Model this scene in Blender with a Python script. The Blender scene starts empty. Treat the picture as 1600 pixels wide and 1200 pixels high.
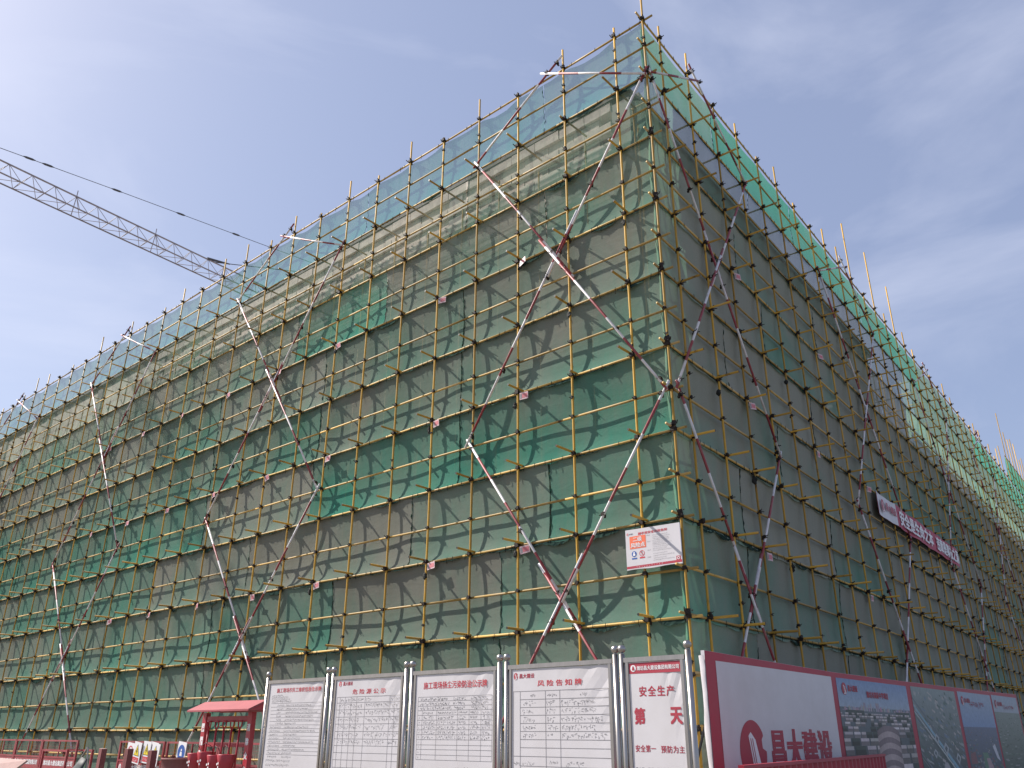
import bpy, bmesh, math, random
from mathutils import Vector, Matrix
import numpy as np

random.seed(11)
SC = bpy.context.scene
COL = SC.collection

# ------------------------------------------------------------------ camera, sky, sun, exposure
PITCH, YAW, ROLL = math.radians(22.858), math.radians(-41.291), math.radians(0.158)
CAM = Vector((7.713, -13.603, 1.60))
Fv = Vector((math.cos(PITCH) * math.sin(YAW), math.cos(PITCH) * math.cos(YAW), math.sin(PITCH)))
Rv = Vector((math.cos(YAW), -math.sin(YAW), 0))
Uv = Rv.cross(Fv)
R2 = Rv * math.cos(ROLL) + Uv * math.sin(ROLL)
U2 = Uv * math.cos(ROLL) - Rv * math.sin(ROLL)
cam_d = bpy.data.cameras.new('camera')
cam_d.sensor_width = 36.0
cam_d.lens = 36.0 * 1297.5 / 1600.0
cam_d.clip_start, cam_d.clip_end = 0.1, 4000
cam = bpy.data.objects.new('camera', cam_d)
COL.objects.link(cam)
M = Matrix((R2, U2, -Fv)).transposed().to_4x4()
M.translation = CAM
cam.matrix_world = M
SC.camera = cam

SUN_TO = Vector((-1.30, -0.55, 1.285)).normalized()      # direction towards the sun
sun_d = bpy.data.lights.new('sun', 'SUN')
sun_d.energy = 5.0
sun_d.angle = math.radians(0.55)
sun_d.color = (1.0, 0.945, 0.87)
sun = bpy.data.objects.new('sun', sun_d)
COL.objects.link(sun)
sun.rotation_euler = SUN_TO.to_track_quat('Z', 'Y').to_euler()
sun.location = (-60, -30, 70)

world = bpy.data.worlds.new('World')
SC.world = world
world.use_nodes = True
wn, wl = world.node_tree.nodes, world.node_tree.links
bg = wn['Background']
sky = wn.new('ShaderNodeTexSky')
sky.sky_type = 'NISHITA'
sky.sun_disc = False
sky.sun_elevation = math.asin(SUN_TO.z)
sky.sun_rotation = math.atan2(SUN_TO.x, SUN_TO.y)
sky.altitude = 50
sky.air_density = 1.0
sky.dust_density = 2.2
sky.ozone_density = 1.6
tc = wn.new('ShaderNodeTexCoord')
mp = wn.new('ShaderNodeMapping')
mp.inputs['Scale'].default_value = (1.0, 1.0, 2.6)
mp.inputs['Rotation'].default_value = (0.2, 0.35, 0.5)
nz = wn.new('ShaderNodeTexNoise')
nz.inputs['Scale'].default_value = 2.3
nz.inputs['Detail'].default_value = 7
nz.inputs['Roughness'].default_value = 0.56
nz.inputs['Distortion'].default_value = 0.5
rmp = wn.new('ShaderNodeMapRange')
rmp.inputs['From Min'].default_value = 0.49
rmp.inputs['From Max'].default_value = 0.80
rmp.inputs['To Max'].default_value = 0.40
mixc = wn.new('ShaderNodeMixRGB')
mixc.inputs['Color2'].default_value = (6.6, 6.9, 8.2, 1)
tint = wn.new('ShaderNodeMixRGB')                          # thin high haze over the whole sky
tint.inputs['Fac'].default_value = 0.40
tint.inputs['Color2'].default_value = (4.2, 4.75, 7.0, 1)
wl.new(tc.outputs['Generated'], mp.inputs['Vector'])
wl.new(mp.outputs['Vector'], nz.inputs['Vector'])
wl.new(nz.outputs['Fac'], rmp.inputs['Value'])
wl.new(rmp.outputs['Result'], mixc.inputs['Fac'])
wl.new(sky.outputs['Color'], tint.inputs['Color1'])
wl.new(tint.outputs['Color'], mixc.inputs['Color1'])
wl.new(mixc.outputs['Color'], bg.inputs['Color'])
bg.inputs['Strength'].default_value = 0.092

SC.view_settings.view_transform = 'Standard'
SC.view_settings.look = 'None'
SC.view_settings.gamma = 1.0
SC.view_settings.exposure = 0.56
SC.cycles.transparent_max_bounces = 12
SC.cycles.max_bounces = 7

# ------------------------------------------------------------------ materials
MATS = {}


def nodes(name):
    m = bpy.data.materials.new(name)
    m.use_nodes = True
    return m, m.node_tree.nodes, m.node_tree.links, m.node_tree.nodes['Principled BSDF']


def N(n, kind, **kw):
    x = n.new(kind)
    for k, val in kw.items():
        if k in x.inputs:
            x.inputs[k].default_value = val
        else:
            setattr(x, k, val)
    return x


def mat(name, col, rough=0.7, metal=0.0, var=0.12, scale=6.0, dirt=None, dirt_amt=0.35, spec=0.4, bump=0.0, stretch=(1, 1, 1)):
    """Paint / stone / fabric with blotchy variation and optional dirt."""
    if name in MATS:
        return MATS[name]
    m, n, l, b = nodes(name)
    b.inputs['Roughness'].default_value = rough
    b.inputs['Metallic'].default_value = metal
    b.inputs['Specular IOR Level'].default_value = spec
    c = n.new('ShaderNodeTexCoord')
    mpn = N(n, 'ShaderNodeMapping')
    mpn.inputs['Scale'].default_value = stretch
    l.new(c.outputs['Object'], mpn.inputs['Vector'])
    a = N(n, 'ShaderNodeTexNoise', Scale=scale, Detail=6.0, Roughness=0.6)
    l.new(mpn.outputs['Vector'], a.inputs['Vector'])
    r = n.new('ShaderNodeMapRange')
    r.inputs['From Min'].default_value, r.inputs['From Max'].default_value = 0.3, 0.7
    r.inputs['To Min'].default_value, r.inputs['To Max'].default_value = 1 - var, 1 + var
    l.new(a.outputs['Fac'], r.inputs['Value'])
    hs = N(n, 'ShaderNodeHueSaturation')
    hs.inputs['Color'].default_value = (*col, 1)
    l.new(r.outputs['Result'], hs.inputs['Value'])
    out = hs.outputs['Color']
    if dirt:
        d = N(n, 'ShaderNodeTexNoise', Scale=scale * 0.37, Detail=8.0, Roughness=0.7)
        l.new(mpn.outputs['Vector'], d.inputs['Vector'])
        rr = n.new('ShaderNodeMapRange')
        rr.inputs['From Min'].default_value, rr.inputs['From Max'].default_value = 0.45, 0.75
        rr.inputs['To Max'].default_value = dirt_amt
        l.new(d.outputs['Fac'], rr.inputs['Value'])
        mx = n.new('ShaderNodeMixRGB')
        mx.inputs['Color2'].default_value = (*dirt, 1)
        l.new(rr.outputs['Result'], mx.inputs['Fac'])
        l.new(out, mx.inputs['Color1'])
        out = mx.outputs['Color']
    l.new(out, b.inputs['Base Color'])
    if bump:
        bp = N(n, 'ShaderNodeBump', Strength=bump, Distance=0.02)
        l.new(a.outputs['Fac'], bp.inputs['Height'])
        l.new(bp.outputs['Normal'], b.inputs['Normal'])
    MATS[name] = m
    return m


def pole_mat(name, col, dust):
    m, n, l, b = nodes(name)
    b.inputs['Roughness'].default_value = 0.55
    b.inputs['Specular IOR Level'].default_value = 0.35
    g = n.new('ShaderNodeNewGeometry')
    a = N(n, 'ShaderNodeTexNoise', Scale=2.2, Detail=9.0, Roughness=0.72)
    l.new(g.outputs['Position'], a.inputs['Vector'])
    r = n.new('ShaderNodeValToRGB')
    e = r.color_ramp.elements
    e[0].position, e[0].color = 0.33, (0.12, 0.065, 0.03, 1)
    e[1].position, e[1].color = 0.41, (*col, 1)
    x = r.color_ramp.elements.new(0.53)
    x.color = (col[0] * 1.1, col[1] * 1.08, col[2] * 1.2, 1)
    x = r.color_ramp.elements.new(0.72)
    x.color = (*dust, 1)
    l.new(a.outputs['Fac'], r.inputs['Fac'])
    oi = n.new('ShaderNodeObjectInfo')
    mr = n.new('ShaderNodeMapRange')
    mr.inputs['To Min'].default_value, mr.inputs['To Max'].default_value = 0.58, 1.2
    l.new(oi.outputs['Random'], mr.inputs['Value'])
    hs = n.new('ShaderNodeHueSaturation')
    l.new(r.outputs['Color'], hs.inputs['Color'])
    l.new(mr.outputs['Result'], hs.inputs['Value'])
    l.new(hs.outputs['Color'], b.inputs['Base Color'])
    MATS[name] = m
    return m


def stripe_mat():
    m, n, l, b = nodes('red_white_paint')
    b.inputs['Roughness'].default_value = 0.5
    uv = n.new('ShaderNodeUVMap')
    sp = n.new('ShaderNodeSeparateXYZ')
    l.new(uv.outputs['UV'], sp.inputs['Vector'])
    md = n.new('ShaderNodeMath'); md.operation = 'FRACT'
    l.new(sp.outputs['Y'], md.inputs[0])
    gt = n.new('ShaderNodeMath'); gt.operation = 'GREATER_THAN'
    gt.inputs[1].default_value = 0.5
    l.new(md.outputs[0], gt.inputs[0])
    mx = n.new('ShaderNodeMixRGB')
    mx.inputs['Color1'].default_value = (0.27, 0.035, 0.045, 1)
    mx.inputs['Color2'].default_value = (0.72, 0.69, 0.69, 1)
    l.new(gt.outputs[0], mx.inputs['Fac'])
    g = n.new('ShaderNodeNewGeometry')
    a = N(n, 'ShaderNodeTexNoise', Scale=7.0, Detail=6.0)
    l.new(g.outputs['Position'], a.inputs['Vector'])
    rr = n.new('ShaderNodeMapRange')
    rr.inputs['From Min'].default_value, rr.inputs['From Max'].default_value = 0.45, 0.8
    rr.inputs['To Max'].default_value = 0.45
    l.new(a.outputs['Fac'], rr.inputs['Value'])
    m2 = n.new('ShaderNodeMixRGB')
    m2.inputs['Color2'].default_value = (0.30, 0.22, 0.18, 1)
    l.new(rr.outputs['Result'], m2.inputs['Fac'])
    l.new(mx.outputs['Color'], m2.inputs['Color1'])
    l.new(m2.outputs['Color'], b.inputs['Base Color'])
    return m


def net_mat():
    """Woven safety net: thin cloth that is partly open, partly lit through; obj.color = (dust, tone, openness)."""
    m, n, l, b = nodes('safety_net')
    n.remove(b)
    out = n['Material Output']
    oi = n.new('ShaderNodeObjectInfo')
    sp = n.new('ShaderNodeSeparateColor')
    l.new(oi.outputs['Color'], sp.inputs['Color'])
    uv = n.new('ShaderNodeUVMap')
    sx = n.new('ShaderNodeSeparateXYZ')
    l.new(uv.outputs['UV'], sx.inputs['Vector'])
    g = n.new('ShaderNodeNewGeometry')
    big = N(n, 'ShaderNodeTexNoise', Scale=0.42, Detail=5.0, Roughness=0.6)
    l.new(g.outputs['Position'], big.inputs['Vector'])
    st = n.new('ShaderNodeMapping')
    st.inputs['Scale'].default_value = (5.5, 5.5, 0.35)
    l.new(g.outputs['Position'], st.inputs['Vector'])
    streak = N(n, 'ShaderNodeTexNoise', Scale=1.0, Detail=5.0, Roughness=0.7)
    l.new(st.outputs['Vector'], streak.inputs['Vector'])

    def math_(op, a, bb):
        x = n.new('ShaderNodeMath'); x.operation = op
        for i, q in enumerate((a, bb)):
            if isinstance(q, (int, float)):
                x.inputs[i].default_value = q
            else:
                l.new(q, x.inputs[i])
        return x.outputs[0]
    d = math_('MULTIPLY_ADD', big.outputs['Fac'], 1.5)
    d.node.inputs[2].default_value = -0.75
    d2 = math_('MULTIPLY_ADD', streak.outputs['Fac'], 0.5)
    d2.node.inputs[2].default_value = -0.25
    d3 = math_('MULTIPLY_ADD', sx.outputs['Y'], 0.34)
    d3.node.inputs[2].default_value = -0.17
    tot = math_('ADD', math_('ADD', sp.outputs['Red'], d), math_('ADD', d2, d3))
    cl = n.new('ShaderNodeClamp')
    l.new(tot, cl.inputs['Value'])
    mx = n.new('ShaderNodeMixRGB')
    mx.inputs['Color1'].default_value = (0.070, 0.255, 0.185, 1)
    mx.inputs['Color2'].default_value = (0.268, 0.270, 0.228, 1)
    l.new(cl.outputs['Result'], mx.inputs['Fac'])
    hs = n.new('ShaderNodeHueSaturation')
    l.new(mx.outputs['Color'], hs.inputs['Color'])
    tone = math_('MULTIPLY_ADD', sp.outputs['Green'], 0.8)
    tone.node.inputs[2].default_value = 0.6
    fine = N(n, 'ShaderNodeTexNoise', Scale=38.0, Detail=3.0, Roughness=0.7)
    l.new(g.outputs['Position'], fine.inputs['Vector'])
    fv = math_('MULTIPLY_ADD', fine.outputs['Fac'], 0.36)
    fv.node.inputs[2].default_value = 0.82
    l.new(math_('MULTIPLY', tone, fv), hs.inputs['Value'])
    df = n.new('ShaderNodeBsdfDiffuse')
    tr = n.new('ShaderNodeBsdfTranslucent')
    wm = n.new('ShaderNodeMapping')
    wm.inputs['Scale'].default_value = (1.6, 1.6, 4.5)
    wm.inputs['Rotation'].default_value = (0.3, 0.5, 0.0)
    l.new(g.outputs['Position'], wm.inputs['Vector'])
    wr = N(n, 'ShaderNodeTexNoise', Scale=1.4, Detail=4.0, Roughness=0.55, Distortion=0.8)
    l.new(wm.outputs['Vector'], wr.inputs['Vector'])
    bm_ = N(n, 'ShaderNodeBump', Strength=0.22, Distance=0.04)
    l.new(wr.outputs['Fac'], bm_.inputs['Height'])
    l.new(bm_.outputs['Normal'], df.inputs['Normal'])
    l.new(hs.outputs['Color'], df.inputs['Color'])
    trc = n.new('ShaderNodeMixRGB'); trc.blend_type = 'MULTIPLY'
    trc.inputs['Fac'].default_value = 1.0
    trc.inputs['Color2'].default_value = (0.85, 1.6, 1.3, 1)
    l.new(hs.outputs['Color'], trc.inputs['Color1'])
    l.new(trc.outputs['Color'], tr.inputs['Color'])
    m1 = n.new('ShaderNodeMixShader')
    m1.inputs['Fac'].default_value = 0.24
    l.new(df.outputs[0], m1.inputs[1]); l.new(tr.outputs[0], m1.inputs[2])
    tp = n.new('ShaderNodeBsdfTransparent')
    m2 = n.new('ShaderNodeMixShader')
    op = math_('MULTIPLY_ADD', streak.outputs['Fac'], 0.16)
    op.node.inputs[2].default_value = -0.08
    fac = math_('SUBTRACT', 1.0, math_('ADD', sp.outputs['Blue'], op))
    l.new(fac, m2.inputs['Fac'])
    l.new(tp.outputs[0], m2.inputs[1]); l.new(m1.outputs[0], m2.inputs[2])
    l.new(m2.outputs[0], out.inputs['Surface'])
    return m


def color_attr_mat(name, rough=0.45):
    m, n, l, b = nodes(name)
    b.inputs['Roughness'].default_value = rough
    a = n.new('ShaderNodeVertexColor')
    a.layer_name = 'print'
    c = n.new('ShaderNodeTexCoord')
    z = N(n, 'ShaderNodeTexNoise', Scale=9.0, Detail=8.0, Roughness=0.75)
    l.new(c.outputs['Object'], z.inputs['Vector'])
    r = n.new('ShaderNodeMapRange')
    r.inputs['From Min'].default_value, r.inputs['From Max'].default_value = 0.3, 0.7
    r.inputs['To Min'].default_value, r.inputs['To Max'].default_value = 0.8, 1.2
    l.new(z.outputs['Fac'], r.inputs['Value'])
    hs = n.new('ShaderNodeHueSaturation')
    l.new(a.outputs['Color'], hs.inputs['Color']); l.new(r.outputs['Result'], hs.inputs['Value'])
    l.new(hs.outputs['Color'], b.inputs['Base Color'])
    return m


M_POLE = pole_mat('yellow_pole', (0.50, 0.29, 0.035), (0.46, 0.33, 0.14))
M_LEDG = pole_mat('sunlit_dusty_pole', (0.48, 0.31, 0.075), (0.50, 0.41, 0.27))  # dusty paint made creamier to put the sun from above into the ledgers
M_STRIPE = stripe_mat()
M_NET = net_mat()
M_COUP = mat('coupler_iron', (0.030, 0.021, 0.017), 0.75, 0.2, 0.4, 30)
M_WIRE = mat('tie_wire', (0.016, 0.018, 0.016), 0.8)
M_CONC = mat('concrete', (0.30, 0.285, 0.265), 0.9, var=0.18, scale=2.0, dirt=(0.16, 0.15, 0.13), bump=0.2)
M_BLOCK = mat('pale_block', (0.66, 0.58, 0.51), 0.9, var=0.16, scale=5.0, dirt=(0.33, 0.28, 0.24), bump=0.2)
M_INFILL = mat('grey_infill', (0.22, 0.205, 0.19), 0.9, var=0.2, scale=3.0)
M_DECK = mat('weathered_deck', (0.14, 0.115, 0.085), 0.9, var=0.3, scale=4.0)
M_STEEL = mat('stainless_steel', (0.40, 0.37, 0.345), 0.34, 1.0, 0.10, 3.0, stretch=(6, 6, 0.5))
M_PVC = mat('white_print_sheet', (0.60, 0.575, 0.59), 0.42, 0, 0.04, 1.5, dirt=(0.42, 0.38, 0.35), dirt_amt=0.4)
M_RED = mat('red_print', (0.56, 0.045, 0.06), 0.5, 0, 0.05, 2.0)
M_DRED = mat('crimson_print', (0.40, 0.035, 0.06), 0.5, 0, 0.08, 1.2, dirt=(0.30, 0.13, 0.13), dirt_amt=0.35)
M_INK = mat('grey_ink', (0.25, 0.24, 0.25), 0.6, 0, 0.2, 12)
M_RULE = mat('rule_ink', (0.20, 0.19, 0.20), 0.6)
M_WHITE = mat('white_lettering', (0.78, 0.76, 0.76), 0.5, 0, 0.04, 4)
M_BLUE = mat('blue_print', (0.03, 0.10, 0.36), 0.45)
M_ORANGE = mat('orange_print', (0.80, 0.17, 0.08), 0.45, 0, 0.04)
M_YELLOW = mat('yellow_print', (0.78, 0.60, 0.04), 0.45)
M_BLACK = mat('black_paint_and_hollow', (0.02, 0.02, 0.022), 0.5)
M_REDP = mat('red_steel_paint', (0.33, 0.045, 0.055), 0.48, 0, 0.15, 5.0, dirt=(0.30, 0.17, 0.15), dirt_amt=0.55)
M_PLY = mat('red_plywood', (0.20, 0.055, 0.055), 0.7, 0, 0.2, 4.0, dirt=(0.30, 0.20, 0.17), dirt_amt=0.5, stretch=(1, 1, 0.25))
M_PINK = mat('pale_pink_board', (0.36, 0.225, 0.20), 0.75, 0, 0.12, 4.0)
M_CRANE = mat('hazy_crane_paint', (0.34, 0.29, 0.29), 0.55, 0, 0.2, 3)  # grey paint lightened so that distance haze sits in the colour
M_ROPE = mat('dark_cable', (0.09, 0.085, 0.09), 0.6)
M_PICT = color_attr_mat('printed_picture')
M_TAG = mat('tag_print', (0.62, 0.43, 0.44), 0.5, 0, 0.1, 8)

# ground
gm, gn, gl, gb = nodes('dusty_ground')
gb.inputs['Roughness'].default_value = 0.95
gg = gn.new('ShaderNodeNewGeometry')
g1 = N(gn, 'ShaderNodeTexNoise', Scale=0.6, Detail=10.0, Roughness=0.65)
gl.new(gg.outputs['Position'], g1.inputs['Vector'])
gr = gn.new('ShaderNodeValToRGB')
gr.color_ramp.elements[0].position, gr.color_ramp.elements[0].color = 0.3, (0.13, 0.12, 0.10, 1)
gr.color_ramp.elements[1].position, gr.color_ramp.elements[1].color = 0.7, (0.23, 0.21, 0.18, 1)
gl.new(g1.outputs['Fac'], gr.inputs['Fac'])
gl.new(gr.outputs['Color'], gb.inputs['Base Color'])
gp = N(gn, 'ShaderNodeBump', Strength=0.5, Distance=0.05)
gl.new(g1.outputs['Fac'], gp.inputs['Height'])
gl.new(gp.outputs['Normal'], gb.inputs['Normal'])


# ------------------------------------------------------------------ mesh helpers
class Geo:
    def __init__(self):
        self.v, self.f, self.uv, self.col = [], [], [], []

    def box(self, c, s, rot=None):
        b = len(self.v)
        for z in (-1, 1):
            for x, y in ((-1, -1), (1, -1), (1, 1), (-1, 1)):
                p = Vector((x * s[0] / 2, y * s[1] / 2, z * s[2] / 2))
                if rot is not None:
                    p = rot @ p
                self.v.append(tuple(p + Vector(c)))
        for q in ((3, 2, 1, 0), (4, 5, 6, 7), (0, 1, 5, 4), (1, 2, 6, 5), (2, 3, 7, 6), (3, 0, 4, 7)):
            self.f.append(tuple(b + i for i in q))
        return self

    def tube(self, pts, r, sides=8, caps=True, uvscale=1.0):
        pts = [Vector(p) for p in pts]
        b = len(self.v)
        L = 0.0
        d = (pts[-1] - pts[0]).normalized()
        up = Vector((0, 0, 1)) if abs(d.z) < 0.9 else Vector((1, 0, 0))
        a = d.cross(up).normalized()
        c = a.cross(d)
        Ls = []
        for i, p in enumerate(pts):
            if i:
                L += (p - pts[i - 1]).length
            Ls.append(L)
            rr = r[i] if isinstance(r, (list, tuple)) else r
            for k in range(sides):
                t = 2 * math.pi * k / sides
                self.v.append(tuple(p + a * math.cos(t) * rr + c * math.sin(t) * rr))
        for i in range(len(pts) - 1):
            for k in range(sides):
                k2 = (k + 1) % sides
                self.f.append((b + i * sides + k, b + (i + 1) * sides + k, b + (i + 1) * sides + k2, b + i * sides + k2))
                self.uv.append((len(self.f) - 1, [(k / sides, Ls[i] * uvscale), (k / sides, Ls[i + 1] * uvscale),
                                                  ((k + 1) / sides, Ls[i + 1] * uvscale), ((k + 1) / sides, Ls[i] * uvscale)]))
        if caps:
            self.f.append(tuple(b + k for k in range(sides)))
            n0 = b + (len(pts) - 1) * sides
            self.f.append(tuple(n0 + k for k in reversed(range(sides))))
        return self

    def sphere(self, c, r, seg=12, rings=8, sx=1, sy=1, sz=1):
        b = len(self.v)
        for i in range(rings + 1):
            ph = math.pi * i / rings
            for k in range(seg):
                t = 2 * math.pi * k / seg
                self.v.append((c[0] + r * sx * math.sin(ph) * math.cos(t), c[1] + r * sy * math.sin(ph) * math.sin(t), c[2] + r * sz * math.cos(ph)))
        for i in range(rings):
            for k in range(seg):
                k2 = (k + 1) % seg
                self.f.append((b + i * seg + k, b + (i + 1) * seg + k, b + (i + 1) * seg + k2, b + i * seg + k2))
        return self

    def poly(self, pts, col=None):
        b = len(self.v)
        self.v += [tuple(p) for p in pts]
        self.f.append(tuple(range(b, b + len(pts))))
        if col is not None:
            self.col.append((len(self.f) - 1, col))
        return self

    def prism(self, pts, d):
        """closed prism from a polygon, extruded by vector d"""
        b = len(self.v)
        n = len(pts)
        self.v += [tuple(p) for p in pts] + [tuple(Vector(p) + Vector(d)) for p in pts]
        self.f.append(tuple(range(b, b + n)))
        self.f.append(tuple(b + n + i for i in reversed(range(n))))
        for i in range(n):
            j = (i + 1) % n
            self.f.append((b + j, b + i, b + n + i, b + n + j))
        return self

    def mesh(self, name, m, smooth=False):
        me = bpy.data.meshes.new(name)
        me.from_pydata(self.v, [], self.f)
        if self.uv:
            lay = me.uv_layers.new(name='UVMap')
            for fi, uvs in self.uv:
                p = me.polygons[fi]
                for li, q in zip(p.loop_indices, uvs):
                    lay.data[li].uv = q
        if self.col:
            ca = me.color_attributes.new('print', 'FLOAT_COLOR', 'CORNER')
            for fi, c in self.col:
                p = me.polygons[fi]
                cs = c if isinstance(c[0], (tuple, list)) else [c] * len(p.vertices)
                for li, q in zip(p.loop_indices, cs):
                    ca.data[li].color = (*q, 1)
        if m:
            me.materials.append(m)
        if smooth:
            me.polygons.foreach_set('use_smooth', [True] * len(me.polygons))
        me.update()
        return me

    def build(self, name, m, parent=None, smooth=False):
        return link(name, self.mesh(name, m, smooth), parent)


def link(name, me, parent=None):
    o = bpy.data.objects.new(name, me)
    COL.objects.link(o)
    if parent:
        o.parent = parent
    return o


def tag(o, label=None, cat=None, group=None, kind=None):
    if label: o['label'] = label
    if cat: o['category'] = cat
    if group: o['group'] = group
    if kind: o['kind'] = kind
    return o


def empty(name, loc=(0, 0, 0), rz=0.0):
    o = bpy.data.objects.new(name, None)
    o.empty_display_size = 0.3
    COL.objects.link(o)
    o.location = loc
    o.rotation_euler = (0, 0, rz)
    return o


_txt = {}


def text_mesh(s, bold=0.0, spacing=1.0):
    c = bpy.data.curves.new('lettering', 'FONT')
    c.body = s
    c.resolution_u = 2
    c.offset = bold
    c.space_character = spacing
    o = bpy.data.objects.new('lettering', c)
    COL.objects.link(o)
    dg = bpy.context.evaluated_depsgraph_get()
    me = bpy.data.meshes.new_from_object(o.evaluated_get(dg))
    bpy.data.objects.remove(o)
    return me


def text(s, x0, x1, z0, z1, y, m, parent, bold=0.0, spacing=1.0, name='lettering'):
    """lettering stretched into the rectangle x0..x1, z0..z1 on the plane y, facing -y"""
    me = text_mesh(s, 0.0, spacing)
    co = np.empty(len(me.vertices) * 3)
    me.vertices.foreach_get('co', co)
    co = co.reshape(-1, 3)
    lo, hi = co.min(0), co.max(0)
    w = np.zeros_like(co)
    w[:, 0] = x0 + (co[:, 0] - lo[0]) / (hi[0] - lo[0]) * (x1 - x0)
    w[:, 1] = y
    w[:, 2] = z0 + (co[:, 1] - lo[1]) / (hi[1] - lo[1]) * (z1 - z0)
    # bold weight: the glyphs laid over themselves a hair apart
    fs = [tuple(p.vertices) for p in me.polygons]
    q = Geo()
    e = bold * (z1 - z0) * 1.1
    sh = [(0, 0)] if bold <= 0 else [(-e, -e), (e, -e), (-e, e), (e, e)]
    for j, (dx, dz) in enumerate(sh):
        b0 = len(q.v)
        q.v += [(x + dx, yy - 0.0003 * j, z + dz) for x, yy, z in w]
        q.f += [tuple(b0 + i for i in f) for f in fs]
    return q.build(name, m, parent)


def rect(g, x0, x1, z0, z1, y):
    g.poly([(x0, y, z0), (x1, y, z0), (x1, y, z1), (x0, y, z1)])


def disc(g, cx, cz, r, y, n=28, sx=1.0):
    g.poly([(cx + r * sx * math.cos(2 * math.pi * i / n), y, cz + r * math.sin(2 * math.pi * i / n)) for i in range(n)])


def ring(g, cx, cz, r0, r1, y, n=28, sx=1.0):
    for i in range(n):
        a, b = 2 * math.pi * i / n, 2 * math.pi * (i + 1) / n
        g.poly([(cx + r0 * sx * math.cos(a), y, cz + r0 * math.sin(a)), (cx + r1 * sx * math.cos(a), y, cz + r1 * math.sin(a)),
                (cx + r1 * sx * math.cos(b), y, cz + r1 * math.sin(b)), (cx + r0 * sx * math.cos(b), y, cz + r0 * math.sin(b))])


def scribble(g, x0, x1, z, h, y, rnd, dens=1.0, w=0.0035):
    """a line of handwriting too small to read: short pen strokes grouped into characters"""
    x = x0
    cw = h * 0.95
    while x + cw * 0.7 < x1:
        for _ in range(rnd.choice((3, 4, 5))):
            if rnd.random() > dens:
                continue
            ax, az = x + rnd.uniform(0, cw * 0.7), z + rnd.uniform(-h / 2, h / 2)
            if rnd.random() < 0.6:
                bx, bz = ax + rnd.uniform(0.3, 0.7) * cw, az + rnd.uniform(-0.08, 0.14) * h
            else:
                bx, bz = ax + rnd.uniform(-0.3, 0.25) * cw, az - rnd.uniform(0.4, 0.8) * h
            d = Vector((bx - ax, 0, bz - az))
            if d.length < 1e-4:
                continue
            p = Vector((-d.z, 0, d.x)).normalized() * w / 2
            A, B = Vector((ax, y, az)), Vector((bx, y, bz))
            q = [A - p, B - p, B + p, A + p]
            nrm = (q[1] - q[0]).cross(q[3] - q[0])
            if nrm.y > 0:
                q.reverse()
            g.poly(q)
        x += cw * rnd.uniform(0.95, 1.12)


def logo(parent, cx, cz, r, y, m_red, m_white, sx=0.8):
    """round red emblem with a white tower wedge and a bite out of the right rim"""
    g = Geo()
    pts = []
    n = 40
    for i in range(n):
        a = 2 * math.pi * i / n
        px, pz = r * sx * math.cos(a), r * math.sin(a)
        bx, bz, br = 0.86 * r * sx, 0.26 * r, 0.24 * r
        if (px - bx) ** 2 + (pz - bz) ** 2 < br * br:
            dx, dz = px - bx, pz - bz
            L = math.hypot(dx, dz) or 1
            # fold the rim inwards round the bite
            px, pz = bx - abs(dx) / L * br * 0.75, bz + dz / L * br
        pts.append((cx + px, y, cz + pz))
    g.poly(pts)
    g.build('emblem', m_red, parent)
    k = Geo()
    k.poly([(cx - 0.34 * r * sx, y - 0.002, cz - 0.92 * r), (cx + 0.62 * r * sx, y - 0.002, cz - 0.78 * r), (cx + 0.20 * r * sx, y - 0.002, cz + 0.38 * r),
            (cx - 0.12 * r * sx, y - 0.002, cz + 0.62 * r), (cx - 0.30 * r * sx, y - 0.002, cz + 0.50 * r), (cx - 0.06 * r * sx, y - 0.002, cz - 0.55 * r)])
    e = k.build('emblem_tower', m_white, parent)
    k = Geo()
    for dx in (-0.12, 0.02):
        k.poly([(cx + (dx + 0.16) * r * sx, y - 0.004, cz - 0.75 * r), (cx + (dx + 0.22) * r * sx, y - 0.004, cz - 0.75 * r),
                (cx + (dx - 0.02) * r * sx, y - 0.004, cz + 0.42 * r), (cx + (dx - 0.07) * r * sx, y - 0.004, cz + 0.42 * r)])
    k.build('emblem_lines', m_red, parent)


# ------------------------------------------------------------------ ground
g = Geo()
g.poly([(-1500, -1500, 0), (1500, -1500, 0), (1500, 1500, 0), (-1500, 1500, 0)])
tag(g.build('ground', gm), 'bare dusty ground of the building site', 'ground', kind='structure')

# ------------------------------------------------------------------ scaffold frame of reference
ANG = math.radians(-3.3)
UL, NL = Vector((-1, 0, 0)), Vector((0, -1, 0))                       # sunlit face: along, outwards
UR, NR = Vector((math.sin(ANG), math.cos(ANG), 0)), Vector((math.cos(ANG), -math.sin(ANG), 0))
FACE = {'L': (UL, NL), 'R': (UR, NR)}


def P(face, u, n, z):
    a, b = FACE[face]
    return a * u + b * n + Vector((0, 0, z))


HM = [1.68, 3.55, 5.37, 7.12, 8.95, 10.70, 12.50, 14.29, 16.08, 17.79]      # main ledgers
UPL = [0, .85, 2.46, 4.04, 5.49, 6.93, 8.39, 9.90, 11.38, 12.88, 14.41, 15.85, 17.46, 19.04, 20.55, 22.07, 23.56, 25.08, 26.56, 28.03, 29.53, 31.01]
while len(UPL) < 33: UPL.append(UPL[-1] + 1.49)
UPR = [0, .84, 2.38, 3.92, 5.48, 6.98, 8.54, 10.06, 11.55]
while len(UPR) < 46: UPR.append(UPR[-1] + 1.52)
UP = {'L': UPL, 'R': UPR}
STEP = 34                                                        # bay on the shaded face where the top rail steps up


def top_of(face, i):
    return HM[9] + (1.85 if face == 'R' and i >= STEP else 0.0)


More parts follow.
